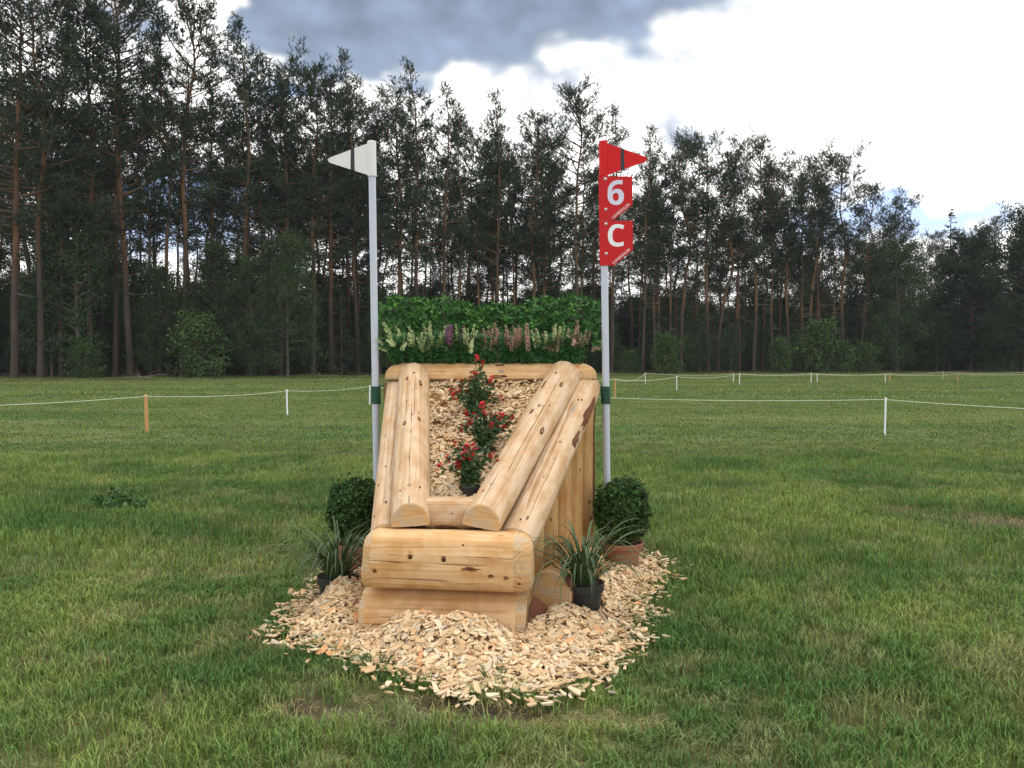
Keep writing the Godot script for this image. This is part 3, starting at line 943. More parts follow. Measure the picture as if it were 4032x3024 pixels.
	# a knot, scar or strip of bark that lies on the surface; sizes in metres across and along
	func patch(th: float, s: float, across: float, along: float, lift: float, ragged: float, rim: Color, core: Color, m: Material, origin: Vector3, r: RandomNumberGenerator) -> ArrayMesh:
		var mb := MB.new()
		var R := raw(th, s)
		var rows := []; var uvs := []; var cols := []
		var wob := PackedFloat32Array()
		for i in 18: wob.push_back(1.0 + r.randf_range(-ragged, ragged))
		for j in [[0.0, 1.0, core], [0.45, 1.3, core], [0.5, 1.0, rim], [0.85, 0.9, rim], [1.0, 0.0, rim]]:
			var row := PackedVector3Array(); var u := PackedVector2Array(); var c := PackedColorArray()
			for i in 19:
				var q := TAU * (i % 18) / 18.0
				var k: float = j[0] * wob[i % 18]
				row.push_back(pt(th + cos(q) * k * across / R, s + sin(q) * k * along, lift * j[1] - 0.0006) - origin)
				u.push_back(Vector2(cos(q), sin(q)) * k * across); c.push_back(j[2])
			rows.push_back(row); uvs.push_back(u); cols.push_back(c)
		mb.grid(rows, uvs, cols, false)
		return mb.mesh(m)

func wood_images() -> void:
	# pine wood under the bark: long pale and amber streaks, fine dark grain
	var w := 512; var h := 1024
	var f := FastNoiseLite.new()
	f.frequency = 0.02; f.fractal_octaves = 4
	var pick := func(sd: int, sw: int, sh: int) -> PackedByteArray:
		f.seed = sd
		var im := f.get_seamless_image(sw, sh)
		im.convert(Image.FORMAT_L8)
		im.resize(w, h, Image.INTERPOLATE_CUBIC)
		return im.get_data()
	var streak: PackedByteArray = pick.call(1, 512, 32)
	var fine: PackedByteArray = pick.call(2, 1024, 24)
	var blot: PackedByteArray = pick.call(3, 128, 128)
	var mott: PackedByteArray = pick.call(4, 256, 512)
	var data := PackedByteArray(); data.resize(w * h * 3)
	var hgt := PackedByteArray(); hgt.resize(w * h)
	var pale := Color(0.890, 0.800, 0.665); var amber := Color(0.805, 0.665, 0.475); var dark := Color(0.60, 0.43, 0.26)
	for k in w * h:
		var s := streak[k] / 255.0; var n := fine[k] / 255.0; var b := blot[k] / 255.0; var m := mott[k] / 255.0
		var t := clampf((s - 0.5) * 0.8 + (b - 0.5) * 1.3 + (m - 0.5) * 0.7 + 0.35, 0.0, 1.0)
		var c := pale.lerp(amber, t)
		var line := smoothstep(0.62, 0.85, n) * 0.26
		c = c.lerp(dark, line)
		data[k * 3] = int(c.r * 255); data[k * 3 + 1] = int(c.g * 255); data[k * 3 + 2] = int(c.b * 255)
		hgt[k] = int(clampf(0.5 + (s - 0.5) * 0.8 - line * 0.6 + (m - 0.5) * 0.4, 0, 1) * 255)
	M.wood_tex = ImageTexture.create_from_image(Image.create_from_data(w, h, false, Image.FORMAT_RGB8, data))
	var hi := Image.create_from_data(w, h, false, Image.FORMAT_L8, hgt)
	hi.convert(Image.FORMAT_RGBA8)
	hi.bump_map_to_normal_map(3.0)
	M.wood_bump = ImageTexture.create_from_image(hi)
	# sawn end: growth rings and drying checks, 0.4 m square round the pith
	var sz := 384
	var e := PackedByteArray(); e.resize(sz * sz * 3)
	f.seed = 9; f.frequency = 0.01
	for j in sz:
		for i in sz:
			var x := (i + 0.5) / sz - 0.5; var y := (j + 0.5) / sz - 0.5
			var r := sqrt(x * x + y * y) * 0.4
			var q := f.get_noise_2d(i, j)
			var ring := 0.5 + 0.5 * sin((r + q * 0.006) * TAU / 0.0065)
			var saw := f.get_noise_2d(i * 0.6, j * 9.0)
			var c := Color(0.83, 0.70, 0.50).lerp(Color(0.66, 0.50, 0.32), ring * 0.55 + saw * 0.5).lerp(Color(0.72, 0.68, 0.62), clampf(0.25 + q * 1.2, 0.0, 0.7))
			e[(j * sz + i) * 3] = int(clampf(c.r, 0, 1) * 255); e[(j * sz + i) * 3 + 1] = int(clampf(c.g, 0, 1) * 255); e[(j * sz + i) * 3 + 2] = int(clampf(c.b, 0, 1) * 255)
	M.end_tex = ImageTexture.create_from_image(Image.create_from_data(sz, sz, false, Image.FORMAT_RGB8, e))

func wood_mat(called: String, tint: Color) -> StandardMaterial3D:
	var m := mat(called, tint, 0.62)
	m.albedo_texture = M.wood_tex
	m.normal_enabled = true
	m.normal_texture = M.wood_bump
	m.normal_scale = 0.6
	m.uv1_scale = Vector3(2.6, 1.1, 1)
	m.metallic_specular = 0.35
	return m

func make_jump() -> void:
	wood_images()
	var slope_wood := wood_mat("peeled_pine", Color(0.885, 0.860, 0.870))
	var face_wood := wood_mat("amber_pine", Color(0.93, 0.86, 0.78))
	var post_wood := wood_mat("weathered_pine", Color(0.80, 0.71, 0.58))
	var end_wood := mat("sawn_end", Color(0.96, 0.93, 0.9), 0.8)
	end_wood.albedo_texture = M.end_tex
	end_wood.uv1_scale = Vector3(2.5, 2.5, 1); end_wood.uv1_offset = Vector3(0.5, 0.5, 0)
	vmat("knot_wood", 0.6)
	vmat("bark_strip", 0.95)
	var O := Vector3(-0.2, 0, -5.0)
	var jump := thing("log_jump", O, "pale peeled-log cross-country jump, a sloping wedge of logs, standing in the chips", "jump")
	var U := Vector3(0, 0.87, 0.49)
	var r := RandomNumberGenerator.new()
	r.seed = 4
	# angles: side points to +angle 0, up is +90 degrees
	var L := {}
	var g := noise
	var d := Log.new(Vector3(-0.745, 0.375, -4.365), Vector3(0.105, 0.372, -4.268), Vector3.UP, Vector2(0.140, 0.150), Vector2(0.140, 0.152), g, 1.0)
	d.power = 2.7; d.flat = 0.132; d.bevel0 = 0.05; d.in0 = 0.055; d.bevel1 = 0.085; d.in1 = 0.075; d.round_end = 3; d.low_share = 0.3; d.lump = 0.035
	# the face towards the camera is at angle 0 (side = dir x up = +z)
	d.cracks = [[0.13, 0.0, 0.27, 0.0028, 0.02], [0.07, 0.33, 0.66, 0.0022, 0.02], [0.62, 0.02, 0.82, 0.002, 0.012], [-0.52, 0.0, 0.5, 0.002, 0.014], [0.34, 0.45, 0.86, 0.0016, 0.012], [1.35, 0.05, 0.8, 0.0016, 0.01]]
	d.holes = [[0.30, 0.255, 0.0125, 0.06], [0.235, 0.425, 0.0125, 0.06], [-0.27, 0.075, 0.0115, 0.05], [-0.33, 0.66, 0.0125, 0.06]]
	L["front_beam"] = [d, face_wood, [[-0.06, 0.555, 0.011, 0.055, "s"], [-0.34, 0.735, 0.010, 0.012, "k"], [0.72, 0.52, 0.005, 0.006, "k"], [1.2, 0.70, 0.008, 0.014, "p"], [-0.55, 0.8, 0.005, 0.008, "k"], [-0.5, 0.44, 0.003, 0.006, "p"]]]
	d = Log.new(Vector3(-0.765, 0.02, -4.462), Vector3(0.085, 0.018, -4.365), Vector3.UP, Vector2(0.190, 0.205), Vector2(0.192, 0.205), g, 2.0)
	d.power = 2.0; d.roof = 0.194; d.flat = 0.13; d.bevel0 = 0.03; d.in0 = 0.015; d.bevel1 = 0.05; d.in1 = 0.022; d.lump = 0.03
	d.cracks = [[0.62, 0.05, 0.8, 0.0022, 0.016], [0.38, 0.0, 0.45, 0.0024, 0.016], [0.12, 0.4, 0.85, 0.0024, 0.018], [0.22, 0.0, 0.3, 0.0018, 0.014]]
	d.holes = [[0.30, 0.31, 0.011, 0.05]]
	L["base_beam"] = [d, face_wood, [[0.55, 0.62, 0.006, 0.008, "k"], [0.38, 0.63, 0.005, 0.009, "k"], [0.36, 0.68, 0.006, 0.018, "g"]]]
	d = Log.new(Vector3(-0.523, 0.538, -4.37), Vector3(-0.673, 1.262, -5.86), U, Vector2(0.104, 0.104), Vector2(0.107, 0.112), g, 3.0)
	d.flat = 0.004; d.shear0 = 0.50; d.shear1 = 0.3; d.bevel0 = 0.005
	d.cracks = [[1.62, 0.1, 0.62, 0.0028, 0.03], [1.42, 0.85, 1.5, 0.0026, 0.02], [1.15, 0.05, 0.3, 0.0018, 0.012], [1.9, 0.9, 1.55, 0.0018, 0.012], [2.2, 0.2, 0.9, 0.0014, 0.01]]
	d.holes = [[1.62, 0.17, 0.010, 0.05], [1.55, 0.93, 0.009, 0.05]]
	L["left_rail_half_log"] = [d, slope_wood, [[1.98, 0.85, 0.012, 0.03, "k"], [1.16, 0.89, 0.011, 0.026, "k"], [2.0, 0.78, 0.008, 0.05, "g"], [1.1, 1.37, 0.012, 0.04, "k"], [1.93, 1.44, 0.011, 0.024, "k"], [1.5, 1.50, 0.008, 0.014, "k"], [1.05, 0.17, 0.006, 0.009, "k"], [1.2, 0.96, 0.004, 0.008, "k"], [1.9, 1.12, 0.004, 0.006, "k"], [2.1, 0.15, 0.004, 0.01, "k"], [1.9, 1.0, 0.003, 0.006, "k"]]]
	d = Log.new(Vector3(-0.162, 0.538, -4.325), Vector3(0.356, 1.268, -5.86), U, Vector2(0.104, 0.104), Vector2(0.118, 0.118), g, 4.0)
	d.flat = 0.004; d.shear0 = 0.50; d.shear1 = 0.3; d.bevel0 = 0.005
	d.cracks = [[1.35, 0.3, 1.62, 0.0026, 0.024], [1.75, 0.02, 0.4, 0.0018, 0.014], [1.05, 0.2, 1.2, 0.0016, 0.012], [1.95, 0.7, 1.3, 0.0014, 0.01]]
	d.holes = [[1.80, 0.20, 0.010, 0.05], [1.38, 1.10, 0.008, 0.04]]
	L["right_rail_half_log"] = [d, slope_wood, [[1.85, 1.02, 0.012, 0.034, "k"], [1.62, 1.10, 0.008, 0.02, "k"], [1.45, 0.98, 0.012, 0.022, "p"], [0.78, 0.88, 0.014, 0.045, "k"], [1.1, 1.45, 0.012, 0.035, "k"], [2.1, 1.42, 0.010, 0.06, "k"], [1.75, 1.58, 0.008, 0.016, "k"], [2.05, 0.14, 0.005, 0.01, "k"], [1.1, 1.15, 0.004, 0.012, "k"]]]
	d = Log.new(Vector3(-0.662, 0.44, -4.50), Vector3(-0.778, 1.197, -5.95), U, Vector2(0.094, 0.098), Vector2(0.100, 0.100), g, 5.0)
	d.cracks = [[1.9, 0.1, 1.3, 0.0022, 0.016], [1.55, 0.4, 1.4, 0.0016, 0.012]]
	L["left_side_log"] = [d, slope_wood, [[2.2, 0.9, 0.004, 0.01, "k"], [1.7, 0.2, 0.006, 0.012, "k"], [2.35, 0.4, 0.005, 0.014, "k"], [1.95, 0.55, 0.004, 0.01, "k"], [2.4, 0.12, 0.006, 0.01, "k"]]]
	d = Log.new(Vector3(0.012, 0.425, -4.44), Vector3(0.508, 1.204, -5.95), U, Vector2(0.106, 0.102), Vector2(0.118, 0.110), g, 6.0)
	d.cracks = [[1.55, 0.15, 1.45, 0.0024, 0.02], [1.9, 0.3, 1.2, 0.0016, 0.012], [1.1, 0.1, 0.8, 0.0018, 0.014]]
	d.holes = [[1.25, 0.88, 0.008, 0.05]]
	L["right_side_log"] = [d, slope_wood, [[1.2, 0.12, 0.007, 0.018, "k"], [1.5, 0.09, 0.005, 0.012, "k"], [1.3, 1.4, 0.006, 0.014, "k"], [1.1, 1.42, 0.006, 0.014, "k"], [1.35, 1.28, 0.012, 0.09, "g"], [1.3, 0.5, 0.004, 0.008, "k"], [1.25, 0.7, 0.003, 0.006, "k"], [0.30, 1.36, 0.035, 0.20, "b"], [0.42, 1.02, 0.022, 0.09, "b"]]]
	d = Log.new(Vector3(-0.46, 0.585, -4.512), Vector3(-0.19, 0.585, -4.50), Vector3.UP, Vector2(0.085, 0.082), Vector2(0.085, 0.082), g, 7.0)
	d.power = 2.6; d.roof = 0.075
	L["cross_block"] = [d, slope_wood, [[0.1, 0.15, 0.003, 0.006, "k"], [-0.75, 0.12, 0.012, 0.05, "b"]]]
	d = Log.new(Vector3(-0.885, 1.252, -5.95), Vector3(0.592, 1.252, -5.95), Vector3.UP, Vector2(0.135, 0.118), Vector2(0.135, 0.118), g, 8.0)
	d.flat = 0.004; d.power = 2.3; d.bevel0 = 0.125; d.bevel1 = 0.125; d.in0 = 0.115; d.in1 = 0.115; d.round_end = 4
	d.cracks = [[0.5, 0.2, 1.3, 0.0016, 0.012], [0.85, 0.5, 1.4, 0.0014, 0.01]]
	L["back_beam"] = [d, face_wood, [[0.95, 0.80, 0.014, 0.034, "k"], [0.5, 0.81, 0.012, 0.025, "g"], [0.2, 0.79, 0.012, 0.06, "k"], [0.4, 1.3, 0.006, 0.02, "k"]]]
	d = Log.new(Vector3(0.195, 0.155, -4.47), Vector3(0.47, 0.13, -5.2), Vector3.UP, Vector2(0.125, 0.125), Vector2(0.115, 0.115), g, 9.0)
	d.cracks = [[1.2, 0.1, 0.9, 0.0024, 0.02]]
	L["ground_log"] = [d, post_wood, [[1.5, 0.10, 0.008, 0.02, "k"], [1.2, 0.16, 0.007, 0.014, "k"], [0.55, 0.04, 0.05, 0.06, "b"], [0.2, 0.08, 0.05, 0.075, "b"]]]
	# upright logs under the sides and across the back
	var post_n := 0
	var lines := [[Vector3(0.060, 0, -4.66), Vector3(0.438, 0, -5.78), 5, 0.50, 1.07], [Vector3(-0.685, 0, -4.66), Vector3(-0.775, 0, -5.80), 7, 0.42, 1.05], [Vector3(-0.66, 0, -5.93), Vector3(0.36, 0, -5.93), 6, 1.252, 1.252]]
	for ln in lines:
		for k in ln[2]:
			var t: float = k / float(ln[2] - 1)
			var p: Vector3 = ln[0].lerp(ln[1], t)
			var top: float = lerpf(ln[3], ln[4], t)
			var q := Log.new(Vector3(p.x, -0.1, p.z), Vector3(p.x + r.randf_range(-0.006, 0.006), top, p.z), Vector3(0, 0, 1), Vector2(0.118, 0.118) * r.randf_range(0.95, 1.05) if post_n < 5 else Vector2(0.084, 0.084), Vector2(0.112, 0.112) if post_n < 5 else Vector2(0.08, 0.08), g, 20.0 + post_n)
			q.cracks = [[r.randf_range(0.2, 1.4), 0.15, top, 0.002, 0.014]]
			var marks := [[r.randf_range(0.0, 1.5), r.randf_range(0.3, maxf(0.35, top)), 0.007, 0.012, "k"]]
			if post_n == 4: marks.push_back([0.25, 0.75, 0.02, 0.33, "b"])
			L["upright_log_%d" % post_n] = [q, post_wood, marks]
			post_n += 1
	for key in L:
		var lg: Log = L[key][0]
		var nm: String = key
		if key.begins_with("upright"): nm = "upright_log"
		if key.begins_with("left_rail") or key.begins_with("right_rail"): nm = "rail_half_log"
		if key.ends_with("side_log"): nm = "sloping_log"
		var o := part(nm, lg.mesh(L[key][1], end_wood, O), jump)
		for k in L[key][2]:
			var rim := Color(0.075, 0.030, 0.014); var core := Color(0.30, 0.165, 0.08); var lift := 0.0022; var rag := 0.2
			match k[4]:
				"s": rim = Color(0.20, 0.085, 0.033); core = Color(0.10, 0.045, 0.022); rag = 0.35
				"p": rim = Color(0.42, 0.24, 0.10); core = Color(0.50, 0.31, 0.15)
				"g": rim = Color(0.42, 0.33, 0.23); core = Color(0.34, 0.25, 0.17); lift = 0.0012; rag = 0.45
				"b": rim = Color(0.13, 0.055, 0.032); core = Color(0.17, 0.078, 0.045); lift = 0.007; rag = 0.3
			var small: bool = k[2] < 0.0065 and k[4] == "k"
			if small: core = rim
			part("bark_remnant" if k[4] == "b" else "knot", lg.patch(k[0], k[1], k[2], k[3], lift, rag, vary(rim, 0.2), core, M.bark_strip if k[4] == "b" else M.knot_wood, O, r), o)
	# a torn flake of red bark left on the lying log's end
	r.seed = 12
	var torn := PackedVector2Array()
	for k in 14:
		var q := TAU * k / 14.0
		torn.push_back(Vector2(cos(q) * 0.052, sin(q) * 0.062) * r.randf_range(0.75, 1.2))
	part("bark_flake", slab(torn, 0.012, mat("red_bark", lin(0.16, 0.062, 0.036), 0.95)), jump, Vector3(0.125, 0.125, -4.315) - O).rotation.y = 0.35
	# boards that carry the chips
	var mb := MB.new()
	var bl := Vector3(-0.50, 0.565, -4.56) - O; var br := Vector3(-0.16, 0.565, -4.55) - O; var tl := Vector3(-0.66, 1.225, -5.84) - O; var tr := Vector3(0.34, 1.225, -5.84) - O
	mb.quad(bl, br, tr, tl, Color.WHITE, Vector3.UP)
	var dn := Vector3(0, -0.03, 0)
	mb.quad(bl + dn, br + dn, tr + dn, tl + dn, Color.WHITE, Vector3.DOWN)
	mb.quad(bl, br, br + dn, bl + dn, Color.WHITE, Vector3.BACK)
	mb.quad(tl, tr, tr + dn, tl + dn, Color.WHITE, Vector3.FORWARD)
	mb.quad(bl, tl, tl + dn, bl + dn, Color.WHITE, Vector3.LEFT)
	mb.quad(br, tr, tr + dn, br + dn, Color.WHITE, Vector3.RIGHT)
	part("ramp_board", mb.mesh(post_wood), jump)

# ---------------------------------------------------------------- wood chips
func chip_mesh(sd: int) -> ArrayMesh:      # a ragged splinter about 1 long, 0.4 wide
	rng.seed = sd
	var mb := MB.new()
	var l := 0.5; var w := rng.randf_range(0.15, 0.27); var t := rng.randf_range(0.045, 0.10)
	var top := []; var bot := []
	for q in [[-l, -w], [-l * 0.3, -w * 1.15], [l, -w * 0.8], [l * 0.92, w * 0.7], [0.0, w], [-l * 0.9, w * 0.8]]:
		var p := Vector3(q[0] + rng.randf_range(-0.12, 0.12), 0, q[1] + rng.randf_range(-0.07, 0.07))
		var bow := 0.12 * p.x * p.x
		top.push_back(p + Vector3(0, t + bow + rng.randf_range(-0.02, 0.02), 0)); bot.push_back(p * Vector3(0.94, 1, 0.94) + Vector3(0, -t + bow, 0))
	for k in 4:
		mb.tri(top[0], top[k + 1], top[k + 2], Color.WHITE) if (top[k + 2] - top[0]).cross(top[k + 1] - top[0]).y > 0 else mb.tri(top[0], top[k + 2], top[k + 1], Color.WHITE)
		mb.tri(bot[0], bot[k + 2], bot[k + 1], Color.WHITE) if (bot[k + 1] - bot[0]).cross(bot[k + 2] - bot[0]).y < 0 else mb.tri(bot[0], bot[k + 1], bot[k + 2], Color.WHITE)
	for k in 6:
		var n := (k + 1) % 6
		mb.quad(top[k], top[n], bot[n], bot[k], Color.WHITE, (top[k] + top[n]) * Vector3(1, 0, 1))
	return mb.mesh(M.chip)

func chip_colour() -> Color:
	var q := rng.randf()
	var c := Color(0.56, 0.40, 0.235)
	if q < 0.35: c = Color(0.64, 0.505, 0.335)
	elif q < 0.60: c = Color(0.50, 0.335, 0.185)
	elif q < 0.65: c = Color(0.44, 0.37, 0.29)
	elif q < 0.67: c = Color(0.62, 0.31, 0.14)
	elif q < 0.685: c = Color(0.27, 0.12, 0.065)
	return vary(c, 0.12)

func pile_height(x: float, z: float) -> float:
	var e := in_pile(x, z)
	if e < 0.0: return -0.16
	var h := 0.016
	for b in [[-0.50, -4.08, 0.15, 0.17, 0.115], [-0.20, -4.03, 0.17, 0.18, 0.125], [-0.35, -3.9, 0.4, 0.2, 0.03], [-0.98, -4.72, 0.22, 0.35, 0.14], [0.27, -4.27, 0.14, 0.16, 0.10], [0.48, -5.15, 0.28, 0.5, 0.075], [0.30, -4.62, 0.2, 0.2, 0.04], [-0.95, -5.4, 0.3, 0.4, 0.05], [0.75, -5.75, 0.2, 0.3, 0.03]]:
		var p: float = (x - b[0]) / b[2]; var q: float = (z - b[1]) / b[3]
		h += b[4] * exp(-(p * p + q * q) * 0.9)
	h += 0.018 * noise2.get_noise_2d(x * 500.0, z * 500.0)
	return h * smoothstep(0.0, 0.22, e) + 0.004

func lay_chips(called: String, label: String, spots: Array, base: Mesh, origin: Vector3) -> void:
	# spots: [position, normal, size], those that show largest first
	var pile := thing(called, origin, label, "wood chips", "wood chips of the jump")
	if base != null:
		part("chip_bed", base, pile)
	var many := [[], [], [], [], []]
	var meshes: Array = M.chip_meshes
	for k in spots.size():
		var s: Array = spots[k]
		var nn: Vector3 = (s[1] + rv(0.42)).normalized()
		var a := rng.randf() * TAU
		var x := nn.cross(Vector3(cos(a), 0.1, sin(a))).normalized()
		var b := Basis(x, nn, x.cross(nn)) * Basis.from_scale(Vector3(1, 1.0, 1) * s[2])
		var t := Transform3D(b, s[0] - origin)
		if k < 300:
			var o := part("wood_chip", M.chip_variants[rng.randi() % M.chip_variants.size()], pile)
			o.transform = t
		else:
			many[rng.randi() % 5].push_back([t, chip_colour()])
	for k in 5:
		var mm := MultiMesh.new()
		mm.transform_format = MultiMesh.TRANSFORM_3D
		mm.use_colors = true
		mm.mesh = meshes[k]
		mm.instance_count = many[k].size()
		for i in many[k].size():
			mm.set_instance_transform(i, many[k][i][0]); mm.set_instance_color(i, many[k][i][1])
		var o := MultiMeshInstance3D.new()
		o.name = "loose_chips"
		o.multimesh = mm
		pile.add_child(o, true)
		o.set_meta("kind", "stuff")

func make_chips() -> void:
	vmat("chip", 0.8)
	M.chip_meshes = []
	for k in 5: M.chip_meshes.push_back(chip_mesh(500 + k))
	M.chip_variants = []
	rng.seed = 31
	for k in 15:
		var m := mat("chip_tone_%d" % k, Color(chip_colour()).linear_to_srgb(), 0.8)
		rng.seed = 900 + k
		var c: ArrayMesh = M.chip_meshes[k % 5].duplicate()
		c.surface_set_material(0, m)
		M.chip_variants.push_back(c)
	# the heap round the foot of the jump
	rng.seed = 32
	var spots := []
	var jump_foot := PackedVector2Array([Vector2(-0.76, -4.27), Vector2(0.08, -4.17), Vector2(0.13, -4.35), Vector2(0.56, -5.8), Vector2(0.5, -6.0), Vector2(-0.86, -6.0), Vector2(-0.76, -4.6)])
	while spots.size() < 9900:
		var x := rng.randf_range(-1.5, 1.25); var z := rng.randf_range(-6.2, -3.25)
		var e := in_pile(x, z) + 0.09 * noise2.get_noise_2d(x * 420.0, z * 420.0)
		if e < -0.26: continue
		if e < 0.03 and rng.randf() > 0.45 * pow(smoothstep(-0.26, 0.03, e), 1.7): continue
		if Geometry2D.is_point_in_polygon(Vector2(x, z), jump_foot): continue
		if z < -5.0 and rng.randf() < 0.35: continue
		if Vector2(x - 0.380, z + 4.56).length() < 0.125 or Vector2(x + 1.0, z + 4.85).length() < 0.11 or Vector2(x - 0.727, z + 5.58).length() < 0.13 or Vector2(x + 1.03, z + 5.55).length() < 0.13: continue
		var y := pile_height(x, z) if in_pile(x, z) > 0.0 else 0.016
		var dx := pile_height(x + 0.03, z) - pile_height(x - 0.03, z); var dz := pile_height(x, z + 0.03) - pile_height(x, z - 0.03)
		if in_pile(x, z) < 0.05: dx = 0.0; dz = 0.0
		var size := rng.randf_range(0.022, 0.040) if rng.randf() < 0.7 else rng.randf_range(0.038, 0.068)
		spots.push_back([Vector3(x, maxf(y, 0.002) + rng.randf_range(0.002, 0.02), z), Vector3(-dx / 0.06, 1, -dz / 0.06).normalized(), size])
	spots.sort_custom(func(p, q): return p[0].z - p[2] * -8.0 > q[0].z - q[2] * -8.0)
	var rows := []; var uvs := []; var cols := []
	for j in 57:
		var row := PackedVector3Array(); var u := PackedVector2Array(); var c := PackedColorArray()
		for i in 51:
			var x := -1.35 + 2.5 * i / 50.0; var z := -6.2 + 2.8 * j / 56.0
			row.push_back(Vector3(x, pile_height(x, z) - 0.012, z) - Vector3(-0.2, 0, -4.4)); u.push_back(Vector2(x, z)); c.push_back(vary(Color(0.40, 0.27, 0.15), 0.2))
		rows.push_back(row); uvs.push_back(u); cols.push_back(c)
	var bed := MB.new()
	bed.grid(rows, uvs, cols, false)
	lay_chips("wood_chip_heap", "heap of pale wood chips spread on the grass round the foot of the log jump", spots, bed.mesh(M.chip), Vector3(-0.2, 0, -4.4))
	# the fill between the rails
	rng.seed = 33
	spots = []
	var nrm := Vector3(0, 1.3, 0.68).normalized()
	while spots.size() < 3600:
		var t := rng.randf()
		var x := lerpf(lerpf(-0.47, -0.64, t), lerpf(-0.19, 0.31, t), rng.randf())
		var p := Vector3(x, lerpf(0.575, 1.225, t), lerpf(-4.58, -5.82, t))
		p += nrm * (0.012 + rng.randf_range(0, 0.02) + 0.014 * noise2.get_noise_2d(x * 500.0, t * 700.0))
		spots.push_back([p, nrm, rng.randf_range(0.020, 0.036) if rng.randf() < 0.7 else rng.randf_range(0.034, 0.056)])
	spots.sort_custom(func(p, q): return p[0].z + p[2] * 8.0 > q[0].z + q[2] * 8.0)
	lay_chips("wood_chip_fill", "wood chips filling the sloping bed between the half-log rails", spots, null, Vector3(-0.2, 0.57, -4.6))

# ---------------------------------------------------------------- plants on and round the jump
func leafy_blob(points: Array, sd: int, size: float, tints: Array, rosette: int, m: Material, slim := 0.52) -> ArrayMesh:
	# points: [position, outward direction]; a rosette of small leaves on each
	rng.seed = sd
	var mb := MB.new()
	for p in points:
		var tone: Color = vary(tints[rng.randi() % tints.size()], 0.25)
		var out: Vector3 = (p[1] + rv(0.6)).normalized()
		var s := out.cross(Vector3(0.2, 0.9, 0.4)).normalized()
		for k in rosette:
			var a := TAU * k / rosette + rng.randf_range(-0.3, 0.3)
			var d := (s * cos(a) + out.cross(s) * sin(a) + out * rng.randf_range(0.2, 1.2)).normalized()
			var l := size * rng.randf_range(0.7, 1.25)
			mb.leaf(p[0] + rv(size * 0.35), d, d.cross(out).normalized(), l, l * slim, l * 0.09, vary(tone, 0.12))
	return mb.mesh(m)

func lathe(profile: Array, sides: int, m: Material, ragged := 0.0) -> ArrayMesh:
	var mb := MB.new()
	var rows := []; var uvs := []; var cols := []
	for p in profile:
		var r := PackedVector3Array(); var u := PackedVector2Array(); var c := PackedColorArray()
		for i in sides + 1:
			var a := TAU * (i % sides) / sides
			r.push_back(Vector3(cos(a) * p[0], p[1], sin(a) * p[0])); u.push_back(Vector2(float(i) / sides, p[1])); c.push_back(Color.WHITE)
		rows.push_back(r); uvs.push_back(u); cols.push_back(c)
	mb.grid(rows, uvs, cols, false)
	return mb.mesh(m)

func soil_mesh(radius: float, y: float, sd: int) -> ArrayMesh:
	rng.seed = sd
	var rows := []; var uvs := []; var cols := []
	for j in 6:
		var r := PackedVector3Array(); var u := PackedVector2Array(); var c := PackedColorArray()
		for i in 25:
			var a := TAU * (i % 24) / 24.0
			var q := radius * j / 5.0
			r.push_back(Vector3(cos(a) * q, y + 0.006 * noise2.get_noise_2d(cos(a) * q * 2500.0, sin(a) * q * 2500.0), sin(a) * q)); u.push_back(Vector2(a, q)); c.push_back(vary(Color(0.03, 0.022, 0.016), 0.3))
		rows.push_back(r); uvs.push_back(u); cols.push_back(c)
	var mb := MB.new()
	mb.grid(rows, uvs, cols, false)
	return mb.mesh(M.soil)

